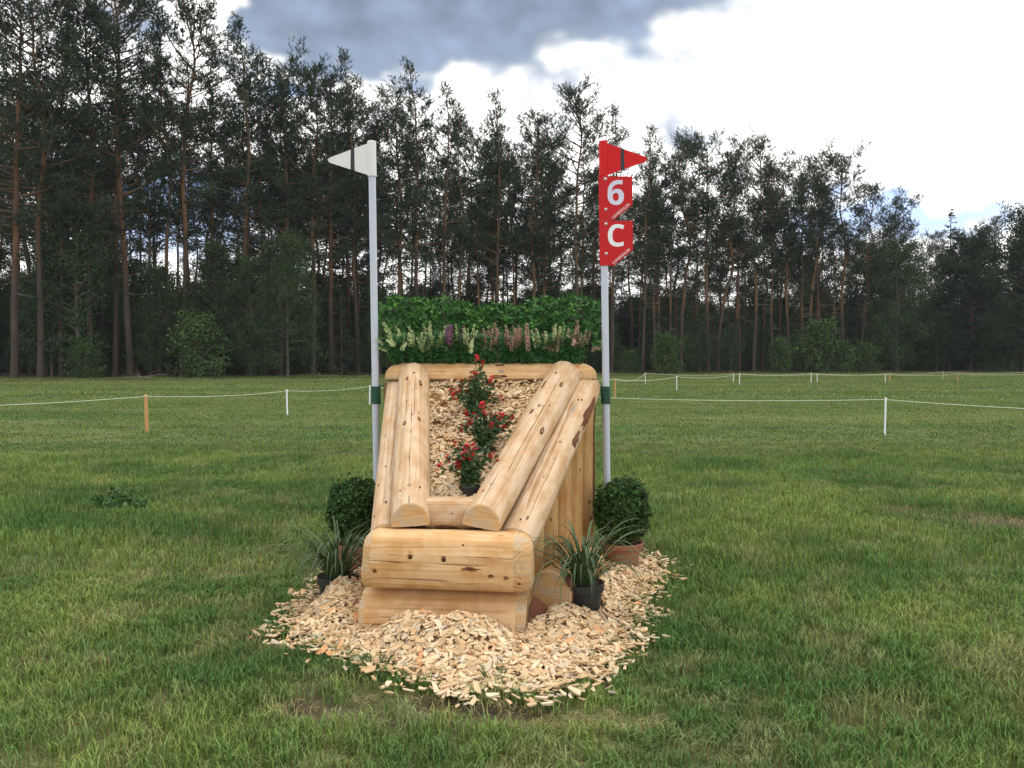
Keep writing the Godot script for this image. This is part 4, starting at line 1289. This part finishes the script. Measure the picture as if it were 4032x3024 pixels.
func make_plants() -> void:
	vmat("box_leaf", 0.42, Color(0.16, 0.22, 0.08))
	vmat("plastic_leaf", 0.38, Color(0.12, 0.18, 0.08))
	vmat("sedge_leaf", 0.5, Color(0.2, 0.24, 0.12))
	vmat("petal", 0.6, Color(0.3, 0.2, 0.2))
	vmat("twig", 0.9)
	vmat("soil", 1.0)
	var clay := mat("terracotta", lin(0.40, 0.145, 0.075), 0.75)
	clay.albedo_texture = grain_image(256, 0.78, 1.0, 61)
	clay.uv1_triplanar = true; clay.uv1_scale = Vector3(6, 6, 6)
	mat("black_pot", lin(0.018, 0.019, 0.021), 0.5)
	# --- brush hedge standing behind the back beam
	rng.seed = 41
	var pts := []
	var tops := [[-0.95, 1.77], [-0.86, 1.83], [-0.70, 1.82], [-0.50, 1.82], [-0.36, 1.80], [-0.24, 1.77], [-0.12, 1.79], [0.02, 1.77], [0.10, 1.79], [0.22, 1.83], [0.34, 1.82], [0.45, 1.86], [0.58, 1.84], [0.64, 1.76]]
	var top_at := func(x: float) -> float:
		for k in tops.size() - 1:
			if x <= tops[k + 1][0]:
				return lerpf(tops[k][1], tops[k + 1][1], clampf((x - tops[k][0]) / (tops[k + 1][0] - tops[k][0]), 0, 1))
		return 1.76
	while pts.size() < 1250:
		var x := rng.randf_range(-0.97, 0.63)
		var t: float = top_at.call(x) + 0.03 * noise2.get_noise_2d(x * 900.0, 5.0)
		var y := lerpf(1.30, t, pow(rng.randf(), 0.75))
		var ends := minf(x + 0.99, 0.65 - x)
		if y < 1.45 and ends < 0.14: continue
		var front := rng.randf() < 0.72
		var zc := -6.14
		var half := 0.10 + 0.035 * noise2.get_noise_2d(x * 700.0, y * 700.0)
		if y > t - 0.06: half *= 0.6
		var z := zc + (half * rng.randf_range(0.55, 1.15) if front else rng.randf_range(-half, half))
		pts.push_back([Vector3(x, y, z) - Vector3(-0.16, 1.25, -6.14), Vector3(0.25 * signf(x + 0.16) if ends < 0.1 else 0.0, 0.6, 1.0 if front else rng.randf_range(-1, 1))])
	var hedge := thing("brush_hedge", Vector3(-0.16, 1.25, -6.14), "dense dark green artificial box hedge along the top of the log jump", "hedge")
	part("foliage", leafy_blob(pts, 42, 0.034, [Color(0.036, 0.115, 0.026), Color(0.055, 0.165, 0.036), Color(0.024, 0.082, 0.020), Color(0.085, 0.21, 0.045)], 7, M.plastic_leaf), hedge)
	var mb := MB.new()
	rng.seed = 43
	for k in 46:
		var x := rng.randf_range(-0.72, 0.70)
		var p := Vector3(x, 0.0, rng.randf_range(-0.05, 0.05))
		mb.tube(PackedVector3Array([p - Vector3(0, 0.25, 0), p + Vector3(rng.randf_range(-0.04, 0.04), 0.22, 0.02), p + Vector3(rng.randf_range(-0.1, 0.1), 0.46, 0.03)]), PackedFloat32Array([0.008, 0.006, 0.003]), 5, PackedColorArray([Color(0.05, 0.06, 0.03), Color(0.05, 0.06, 0.03), Color(0.05, 0.06, 0.03)]))
	part("stems", mb.mesh(M.twig), hedge)
	# a carrier rail behind the beam that the hedge is planted in
	mb = MB.new()
	for f in [[Vector3(-0.76, -0.02, -0.07), Vector3(0.76, -0.02, 0.045)]]:
		var a: Vector3 = f[0]; var b: Vector3 = f[1]
		mb.quad(Vector3(a.x, b.y, a.z), Vector3(b.x, b.y, a.z), Vector3(b.x, b.y, b.z), Vector3(a.x, b.y, b.z), Color(0.3, 0.2, 0.11), Vector3.UP)
		mb.quad(Vector3(a.x, b.y, a.z), Vector3(b.x, b.y, a.z), Vector3(b.x, -0.3, a.z), Vector3(a.x, -0.3, a.z), Color(0.3, 0.2, 0.11), Vector3.FORWARD)
		mb.quad(Vector3(a.x, b.y, b.z), Vector3(b.x, b.y, b.z), Vector3(b.x, -0.3, b.z), Vector3(a.x, -0.3, b.z), Color(0.3, 0.2, 0.11), Vector3.BACK)
	part("planting_board", mb.mesh(M.twig), hedge)
	# --- row of artificial astilbes on the beam
	var spikes := {}
	for hue in ["cream", "pink", "purple"]:
		spikes[hue] = []
		for v in 3:
			rng.seed = 600 + v
			var sb := MB.new()
			var base: Color = {"cream": Color(0.56, 0.62, 0.35), "pink": Color(0.50, 0.30, 0.27), "purple": Color(0.26, 0.085, 0.22)}[hue]
			var tall := rng.randf_range(0.07, 0.095)
			for k in 70:
				var t := rng.randf()
				var q := rng.randf() * TAU
				var w := 0.010 * (1.0 - t * 0.9) + 0.0015
				var p := Vector3(cos(q) * w * 0.5, tall * t, sin(q) * w * 0.5)
				var dd := Vector3(cos(q), 0.9, sin(q)).normalized()
				sb.leaf(p, dd, dd.cross(Vector3.UP).normalized(), 0.008 + 0.005 * (1.0 - t), 0.0045, 0.001, vary(base.lerp(Color(0.25, 0.36, 0.12), 0.35 if t > 0.8 and hue != "purple" else rng.randf() * 0.15), 0.2))
			spikes[hue].push_back(sb.mesh(M.petal))
	var clumps := [[-0.80, "cream", "cream astilbe at the beam end by the white flag's pole, sprays hanging outward"], [-0.66, "cream", "bushy cream astilbe, second from the white flag's pole"], [-0.54, "cream", "tall cream astilbe just before the purple one"], [-0.43, "purple", "purple astilbe, the only purple one in the row"], [-0.30, "cream", "low yellowish astilbe with nodding sprays past the purple one"], [-0.17, "pink", "pink astilbe with the densest pink sprays, next to the yellowish one"], [-0.03, "pink", "greenish pink astilbe at the middle of the row"], [0.11, "pink", "upright pink astilbe just before the single tall cream one"], [0.24, "cream", "single tall cream astilbe between pink ones near the red flag"], [0.36, "pink", "pink astilbe second from the red flag's pole"], [0.43, "pink", "pink astilbe last towards the red flag's pole, sprays hanging low"]]
	var cn := 0
	for c in clumps:
		rng.seed = 640 + cn
		var nod: bool = c[2].contains("hanging") or c[2].contains("nodding")
		var o := thing("astilbe_plant", Vector3(c[0], 1.36, -5.915), c[2], "flower", "artificial astilbes on the back beam")
		var lp := []
		for k in 230:
			var q := rng.randf() * TAU
			var y := rng.randf_range(0.02, 0.19)
			var w := (0.012 + y * 0.40) * sqrt(rng.randf())
			lp.push_back([Vector3(cos(q) * w, y, sin(q) * w * 0.8), Vector3(cos(q), 0.9, sin(q))])
		part("foliage", leafy_blob(lp, 650 + cn, 0.040, [Color(0.055, 0.165, 0.055), Color(0.095, 0.24, 0.085), Color(0.040, 0.12, 0.042)], 5, M.plastic_leaf, 0.22), o)
		var stem := MB.new()
		for k in 7:
			var q := TAU * k / 7.0
			stem.tube(PackedVector3Array([Vector3(cos(q) * 0.006, -0.03, sin(q) * 0.006), Vector3(cos(q) * 0.02, 0.06, sin(q) * 0.02), Vector3(cos(q) * 0.06, 0.14, sin(q) * 0.05)]), PackedFloat32Array([0.003, 0.0025, 0.002]), 4, PackedColorArray([Color(0.03, 0.09, 0.03), Color(0.03, 0.09, 0.03), Color(0.03, 0.09, 0.03)]))
		part("stems", stem.mesh(M.plastic_leaf), o)
		for k in (12 if c[1] != "purple" else 9):
			var q := rng.randf() * TAU
			var tilt := rng.randf_range(0.1, 0.65) if not nod or k % 2 == 0 else rng.randf_range(0.8, 1.5)
			var w := 0.10 * sqrt(rng.randf()) + (0.02 if tilt > 0.7 else 0.0)
			var s := part("flower_spike", spikes[c[1]][k % 3], o, Vector3(cos(q) * w, rng.randf_range(0.11, 0.20) - w * 0.35, absf(sin(q)) * w * 0.8))
			if sin(q) < 0.0: q = -q
			s.basis = Basis(Vector3(sin(q), 0, -cos(q)).normalized(), tilt) * Basis.from_scale(Vector3.ONE * rng.randf_range(1.0, 1.55))
		cn += 1
	# --- red flowering plants in the chip bed
	var reds := [[Vector3(-0.232, 1.045, -5.42), 1.0, "red-flowering plant topmost on the chip slope, its tip above the beam"], [Vector3(-0.165, 0.865, -5.066), 0.92, "middle red-flowering plant on the chip slope, in a dark pot"], [Vector3(-0.234, 0.685, -4.716), 0.85, "lowest red-flowering plant, just above the cross block"]]
	for i in 3:
		var c: Array = reds[i]
		rng.seed = 700 + i
		var o := thing("salvia_plant", c[0], c[2], "plant", "red-flowering plants in the chip bed")
		part("nursery_pot", lathe([[0.0, -0.09], [0.046, -0.09], [0.054, 0.0], [0.057, 0.002], [0.057, 0.012], [0.052, 0.012], [0.051, 0.0], [0.0, 0.0]], 20, M.black_pot), o)
		part("potting_soil", soil_mesh(0.0515, 0.004, 5 + i), o)
		var lp := []
		var stem := MB.new()
		var heads := []
		for k in 26:
			var q := rng.randf() * TAU
			var lean := rng.randf_range(0.1, 1.0)
			var hgt: float = c[1] * rng.randf_range(0.09, 0.25) * (1.12 - lean * 0.35)
			if i == 0 and k < 4: lean = 0.12 + 0.16 * k; hgt = 0.33 - 0.035 * k
			var tip := Vector3(cos(q) * lean * 0.185, 0.03 + hgt, sin(q) * lean * 0.13)
			var mid := Vector3(tip.x * 0.35, 0.03 + hgt * 0.6, tip.z * 0.35)
			stem.tube(PackedVector3Array([Vector3(cos(q) * 0.01, 0.02, sin(q) * 0.01), mid, tip]), PackedFloat32Array([0.003, 0.0025, 0.0015]), 4, PackedColorArray([Color(0.05, 0.08, 0.03), Color(0.05, 0.09, 0.03), Color(0.06, 0.1, 0.04)]))
			for z in 17:
				var t := rng.randf()
				var p := Vector3(cos(q) * 0.01, 0.02, sin(q) * 0.01).lerp(mid, t * 2.0) if t < 0.5 else mid.lerp(tip, t * 2.0 - 1.0)
				lp.push_back([p + rv(0.022), Vector3(cos(q), 0.4, sin(q)) + rv(0.8)])
			heads.push_back([tip, mid])
		part("stems", stem.mesh(M.box_leaf), o)
		part("foliage", leafy_blob(lp, 720 + i, 0.033, [Color(0.058, 0.110, 0.044), Color(0.085, 0.150, 0.058), Color(0.040, 0.078, 0.034)], 2, M.box_leaf), o)
		for k in heads.size():
			if k % 3 == 2: continue
			var fb := MB.new()
			for z in 24:
				var t := rng.randf()
				var q := rng.randf() * TAU
				var d := Vector3(cos(q), rng.randf_range(-0.4, 0.6), sin(q)).normalized()
				fb.leaf(Vector3(0, lerpf(-0.022, 0.022, t), 0), d, d.cross(Vector3.UP).normalized(), rng.randf_range(0.016, 0.026), 0.014, 0.003, vary(Color(0.58, 0.030, 0.030) if rng.randf() < 0.8 else Color(0.28, 0.02, 0.04), 0.2))
			var fl := part("flower_spike", fb.mesh(M.petal), o, heads[k][0])
			fl.basis = Basis.from_euler(Vector3(rng.randf_range(-0.5, 0.5), 0, rng.randf_range(-0.5, 0.5)))
	# --- clipped box balls in clay pots
	rng.seed = 44
	var ball := []
	while ball.size() < 1900:
		var d := rv(1.0)
		if d.length() > 1.0 or d.length() < 0.2: continue
		d = d.normalized()
		var k := 1.0 + 0.20 * noise2.get_noise_3d(d.x * 170.0, d.y * 170.0, d.z * 170.0)
		k *= lerpf(1.0, 1.0 / maxf(absf(d.x), maxf(absf(d.y), absf(d.z))), 0.30)
		var rad := 0.160 * k * (rng.randf_range(0.86, 1.03) if rng.randf() < 0.8 else rng.randf_range(0.5, 0.9))
		if rng.randf() < 0.05: rad *= rng.randf_range(1.05, 1.22)
		ball.push_back([d * rad * Vector3(1, 1.17 + 0.1 * d.y, 1), d])
	var ball_mesh := leafy_blob(ball, 45, 0.022, [Color(0.030, 0.072, 0.020), Color(0.045, 0.102, 0.026), Color(0.022, 0.052, 0.016), Color(0.075, 0.14, 0.035)], 6, M.box_leaf)
	rng.seed = 46
	mb = MB.new()
	for k in 26:
		var d := (rv(1.0) + Vector3(0, 0.9, 0)).normalized()
		mb.tube(PackedVector3Array([Vector3(0, -0.21, 0), Vector3(d.x * 0.03, -0.08, d.z * 0.03), d * 0.15]), PackedFloat32Array([0.006, 0.005, 0.002]), 4, PackedColorArray([Color(0.12, 0.1, 0.07), Color(0.12, 0.1, 0.07), Color(0.08, 0.09, 0.05)]))
	var twig_mesh := mb.mesh(M.twig)
	var pot_mesh := lathe([[0.0, 0.0], [0.098, 0.0], [0.102, 0.004], [0.128, 0.125], [0.131, 0.128], [0.139, 0.128], [0.141, 0.131], [0.145, 0.160], [0.144, 0.164], [0.140, 0.166], [0.134, 0.165], [0.131, 0.150], [0.0, 0.146]], 40, clay)
	for c in [[Vector3(0.725, 0.03, -5.59), 0.4, "clipped box ball in clay pot at the foot of the red flag's pole"], [Vector3(-1.02, 0.03, -5.56), 2.3, "clipped box ball in clay pot half hidden by the jump on the white flag's side"]]:
		var o := thing("potted_box_ball", c[0], c[2], "potted plant", "box balls in clay pots")
		part("pot", pot_mesh, o)
		part("potting_soil", soil_mesh(0.131, 0.151, 9), o)
		part("twigs", twig_mesh, o, Vector3(0, 0.365, 0)).rotation.y = c[1]
		part("foliage", ball_mesh, o, Vector3(0, 0.365, 0)).rotation.y = c[1]
	# --- variegated sedges in black pots
	var blades := []
	for v in 16:
		rng.seed = 800 + v
		var sb := MB.new()
		var length := rng.randf_range(0.30, 0.58)
		var rise := rng.randf_range(0.55, 1.45)
		var fall := rng.randf_range(1.2, 2.9)
		var rows := []; var uvs := []; var cols := []
		var p := Vector3.ZERO
		var wide := rng.randf_range(0.007, 0.0115)
		var green := vary(Color(0.030, 0.066, 0.026), 0.25); var edge := Color(0.15, 0.20, 0.105) if v % 3 else Color(0.28, 0.32, 0.19)
		for j in 12:
			var t := j / 11.0
			var a := rise - fall * t * t
			var w := wide * 0.5 * (1.0 - pow(t, 3.0)) + 0.0004
			var nrm := Vector3(-sin(a), cos(a), 0)
			var r := PackedVector3Array(); var u := PackedVector2Array(); var c := PackedColorArray()
			for q in [[-1.0, edge], [-0.76, edge], [-0.74, green], [0.0, green], [0.74, green], [0.76, edge], [1.0, edge]]:
				r.push_back(p + Vector3(0, 0, q[0] * w) + nrm * absf(q[0]) * w * 0.5); u.push_back(Vector2(q[0], t)); c.push_back(q[1])
			rows.push_back(r); uvs.push_back(u); cols.push_back(c)
			p += Vector3(cos(a), sin(a), 0) * length / 11.0
		sb.grid(rows, uvs, cols, true)
		blades.push_back(sb.mesh(M.sedge_leaf))
	var black := lathe([[0.0, 0.0], [0.090, 0.0], [0.094, 0.004], [0.108, 0.100], [0.109, 0.103], [0.116, 0.103], [0.117, 0.106], [0.119, 0.142], [0.117, 0.144], [0.113, 0.143], [0.110, 0.130], [0.0, 0.125]], 36, M.black_pot)
	for c in [[Vector3(0.380, 0.055, -4.56), 21, "variegated sedge in black pot on the chips before the red flag's side", 130, 1.0], [Vector3(-1.0, 0.015, -4.85), 22, "variegated sedge in black pot half sunk in chips on the white flag's side", 120, 0.98]]:
		rng.seed = c[1]
		var o := thing("potted_sedge", c[0], c[2], "potted plant", "sedges in black pots")
		part("pot", black, o)
		part("potting_soil", soil_mesh(0.110, 0.131, 12), o)
		for k in c[3]:
			var q := rng.randf() * TAU
			var w := 0.05 * sqrt(rng.randf())
			var lf := part("leaf", blades[rng.randi() % 16], o, Vector3(cos(q) * w, 0.125, sin(q) * w))
			lf.basis = Basis(Vector3.UP, -q + rng.randf_range(-0.5, 0.5)) * Basis(Vector3(0, 0, 1), rng.randf_range(-0.12, 0.32)) * Basis.from_scale(Vector3.ONE * rng.randf_range(0.75, 1.15) * c[4])
	# --- a dark weed in the meadow
	rng.seed = 48
	for c in [[Vector3(-3.69, 0, -7.89), "dark broad-leaved weed clump in the grass on the white flag's side", 0.22], [Vector3(-0.62, 0, -3.80), "small green grass clump growing through the chips' front edge", 0.05], [Vector3(-0.08, 0, -3.66), "tiny grass clump in the middle of the chips' front edge", 0.03]]:
		var lp := []
		for k in int(120 * c[2] / 0.3):
			var q := rng.randf() * TAU
			var w: float = c[2] * sqrt(rng.randf())
			if c[2] < 0.2: continue
			lp.push_back([Vector3(cos(q) * w * 1.2, rng.randf_range(0.02, 0.15) * (1.2 - w / 0.22), sin(q) * w * 0.6), Vector3(cos(q), 0.9, sin(q))])
		var o := thing("weed_clump", c[0], c[1], "weed", "weeds in the meadow")
		if c[2] < 0.2:
			var gb := MB.new()
			for k in 40:
				var q := rng.randf() * TAU
				var d := Vector3(cos(q) * 0.6, 1.0, sin(q) * 0.6).normalized()
				gb.leaf(Vector3(cos(q), 0, sin(q)) * c[2] * sqrt(rng.randf()), d, d.cross(rv(1.0)).normalized(), rng.randf_range(0.05, 0.10), 0.006, 0.001, vary(Color(0.05, 0.11, 0.03), 0.3))
			part("blades", gb.mesh(M.box_leaf), o)
			continue
		part("foliage", leafy_blob(lp, 49, 0.06, [Color(0.036, 0.085, 0.026), Color(0.055, 0.115, 0.032)], 3, M.box_leaf), o)

# ---------------------------------------------------------------- flags
func slab(poly: PackedVector2Array, depth: float, m: Material) -> ArrayMesh:      # a flat shape with a chamfered front edge, front towards +z
	var mb := MB.new()
	var ins := Geometry2D.offset_polygon(poly, -0.0018)
	var front: PackedVector2Array = ins[0] if ins.size() > 0 and ins[0].size() == poly.size() else poly
	for side in [0, 1]:
		var q := front if side == 0 else poly
		var z := depth if side == 0 else 0.0
		var ids := Geometry2D.triangulate_polygon(q)
		for k in range(0, ids.size(), 3):
			var a := Vector3(q[ids[k]].x, q[ids[k]].y, z); var b := Vector3(q[ids[k + 1]].x, q[ids[k + 1]].y, z); var c := Vector3(q[ids[k + 2]].x, q[ids[k + 2]].y, z)
			if ((c - a).cross(b - a).z > 0) == (side == 0): mb.tri(a, b, c, Color.WHITE)
			else: mb.tri(a, c, b, Color.WHITE)
	var mid := Vector2.ZERO
	for p in poly: mid += p
	mid /= poly.size()
	for k in poly.size():
		var n := (k + 1) % poly.size()
		var hint := Vector3((poly[k] + poly[n]).x * 0.5 - mid.x, (poly[k] + poly[n]).y * 0.5 - mid.y, 0)
		var z1 := depth - 0.0015
		mb.quad(Vector3(poly[k].x, poly[k].y, 0), Vector3(poly[n].x, poly[n].y, 0), Vector3(poly[n].x, poly[n].y, z1), Vector3(poly[k].x, poly[k].y, z1), Color.WHITE, hint)
		if front != poly:
			var best_a := front[0]; var best_b := front[0]
			for f in front:
				if f.distance_to(poly[k]) < best_a.distance_to(poly[k]): best_a = f
				if f.distance_to(poly[n]) < best_b.distance_to(poly[n]): best_b = f
			mb.quad(Vector3(poly[k].x, poly[k].y, z1), Vector3(poly[n].x, poly[n].y, z1), Vector3(best_b.x, best_b.y, depth), Vector3(best_a.x, best_a.y, depth), Color.WHITE, hint + Vector3(0, 0, 0.1))
	return mb.mesh(m)

func lettering(text: String, height: float, m: Material, weight := 700) -> TextMesh:
	var f := SystemFont.new()
	f.font_names = PackedStringArray(["Droid Sans"])
	f.font_weight = weight
	var t := TextMesh.new()
	t.text = text
	t.font = f
	t.font_size = 64
	t.pixel_size = height / 46.0      # capitals are about 46 of 64 units tall
	t.depth = 0.0012
	t.material = m
	return t

func make_flags() -> void:
	mat("pole_plastic", lin(0.50, 0.55, 0.64), 0.35)
	mat("flag_white", lin(0.70, 0.71, 0.71), 0.45)
	mat("flag_red", lin(0.60, 0.012, 0.016), 0.5).metallic_specular = 0.3
	mat("plate_red", lin(0.52, 0.016, 0.020), 0.5).metallic_specular = 0.3
	mat("tape_black", lin(0.010, 0.012, 0.020), 0.45)
	mat("print_white", lin(0.78, 0.79, 0.82), 0.55)
	mat("print_number", lin(0.62, 0.62, 0.76), 0.5)
	var steel := mat("steel", lin(0.55, 0.55, 0.57), 0.35); steel.metallic = 0.9
	mat("binding", lin(0.012, 0.075, 0.042), 0.55)
	for side in [-1, 1]:
		var left: bool = side < 0
		var base := Vector3(-0.934, 0, -5.90) if left else Vector3(0.668, 0, -5.90)
		var o := thing("flag_pole", base, "white plastic pole with white pennant pointing outward, black band across it" if left else "white plastic pole with red pennant above red plates 6 and C", "flag", "boundary flags of the jump")
		o.rotation.z = 0.0105 if left else 0.0145
		part("pole", lathe([[0.0, -0.3], [0.0245, -0.3], [0.0245, 2.80], [0.0235, 2.803], [0.0, 2.803]], 28, M.pole_plastic), o)
		var m: Material = M.flag_white if left else M.flag_red
		var k := float(side)
		var top := 2.895
		var fl := part("pennant", lathe([[0.0, top - 0.245], [0.027, top - 0.245], [0.0315, top - 0.243], [0.0315, top - 0.232], [0.0300, top - 0.228], [0.0300, top - 0.008], [0.0285, top - 0.002], [0.025, top], [0.0, top]], 28, m), o)
		# triangular blade, root at the sleeve, rounded tip
		var root := 0.02; var tip := 0.285
		var yc := top - 0.128
		var out := PackedVector2Array([Vector2(root, yc + 0.112), Vector2(tip, yc + 0.016)])
		for j in 7:
			var a := PI / 2 - PI * j / 6.0
			out.push_back(Vector2(tip + 0.014 * cos(a), yc - 0.002 + 0.016 * sin(a)))
		out.push_back(Vector2(tip, yc - 0.02)); out.push_back(Vector2(root, yc - 0.108))
		var poly := PackedVector2Array()
		for p in out: poly.push_back(Vector2(p.x * k, p.y))
		if not left: pass
		part("blade", slab(poly, 0.010, m), fl, Vector3(0, 0, 0.004))
		# the black band, lying round the blade
		var bx0 := 0.118; var bx1 := 0.142
		var up := func(x: float) -> float: return lerpf(0.112, 0.016, (x - root) / (tip - root)) + 0.0015
		var dn := func(x: float) -> float: return lerpf(-0.108, -0.02, (x - root) / (tip - root)) - 0.0015
		var band := PackedVector2Array([Vector2(bx0 * k, yc + up.call(bx0)), Vector2(bx1 * k, yc + up.call(bx1)), Vector2((bx1 + (0.004 if left else 0.0)) * k, yc + dn.call(bx1)), Vector2((bx0 - 0.001) * k, yc + dn.call(bx0))])
		part("black_band", slab(band, 0.0145, M.tape_black), fl, Vector3(0, 0, 0.002))
		# green cord wound round pole and beam end
		var mb := MB.new()
		var pts := PackedVector3Array(); var rad := PackedFloat32Array(); var cols := PackedColorArray()
		for j in 12 * 16 + 1:
			var a := TAU * j / 16.0
			pts.push_back(Vector3(cos(a) * 0.0275 - k * (0.004 if cos(a) * k < 0 else 0.0), 1.09 + 0.122 * j / 192.0, sin(a) * 0.0275)); rad.push_back(0.0053); cols.push_back(Color.WHITE)
		pts.push_back(Vector3(-k * 0.06, 1.212, -0.005)); rad.push_back(0.005); cols.push_back(Color.WHITE)
		mb.tube(pts, rad, 7, cols)
		part("cord_binding", mb.mesh(M.binding), o)
		if left: continue
		for row in 2:
			var y1 := 2.648 if row == 0 else 2.346
			var tall := 0.300 if row == 0 else 0.306
			var y0 := y1 - tall
			var w := 0.230
			var x0 := -0.036
			var pl := part("number_plate" if row == 0 else "letter_plate", slab(PackedVector2Array([Vector2(x0, y0), Vector2(x0 + 0.100, y0), Vector2(x0 + w, y0 + 0.105), Vector2(x0 + w, y1 - 0.003), Vector2(x0, y1)]), 0.005, M.plate_red), o, Vector3(0, 0, 0.026))
			var glyph := part("numeral" if row == 0 else "letter", lettering("6" if row == 0 else "C", 0.166 if row == 0 else 0.150, M.print_number if row == 0 else M.print_white), pl, Vector3(x0 + (0.112 if row == 0 else 0.112), y1 - (0.116 if row == 0 else 0.106), 0.0052))
			if row == 0: glyph.rotation.z = -0.03
			var word := part("place_name", lettering("LUHMÜHLEN", 0.0185, M.print_white, 400), pl, Vector3(x0 + 0.148, y0 + 0.062, 0.0052))
			word.rotation.z = atan2(0.105, 0.130)
			for sc in [0.048, 0.225]:
				if row == 0 and sc < 0.1: sc = 0.018
				elif row == 1 and sc < 0.1: sc = 0.022
				var s := part("screw", lathe([[0.0, 0.0], [0.0105, 0.0], [0.0105, 0.001], [0.0060, 0.0012], [0.0055, 0.004], [0.003, 0.0055], [0.0, 0.0058]], 16, M.steel), pl, Vector3(x0 + 0.046, y1 - sc, 0.0052))
				s.rotation.x = PI / 2

# ---------------------------------------------------------------- build
func _ready() -> void:
	noise.seed = 3; noise.frequency = 0.01; noise.fractal_octaves = 3
	noise2.seed = 8; noise2.frequency = 0.01; noise2.fractal_octaves = 3
	set_camera_and_light()
	make_ground()
	make_wood()
	make_rope_fences()
	make_jump()
	make_chips()
	make_plants()
	make_flags()
	make_grass()
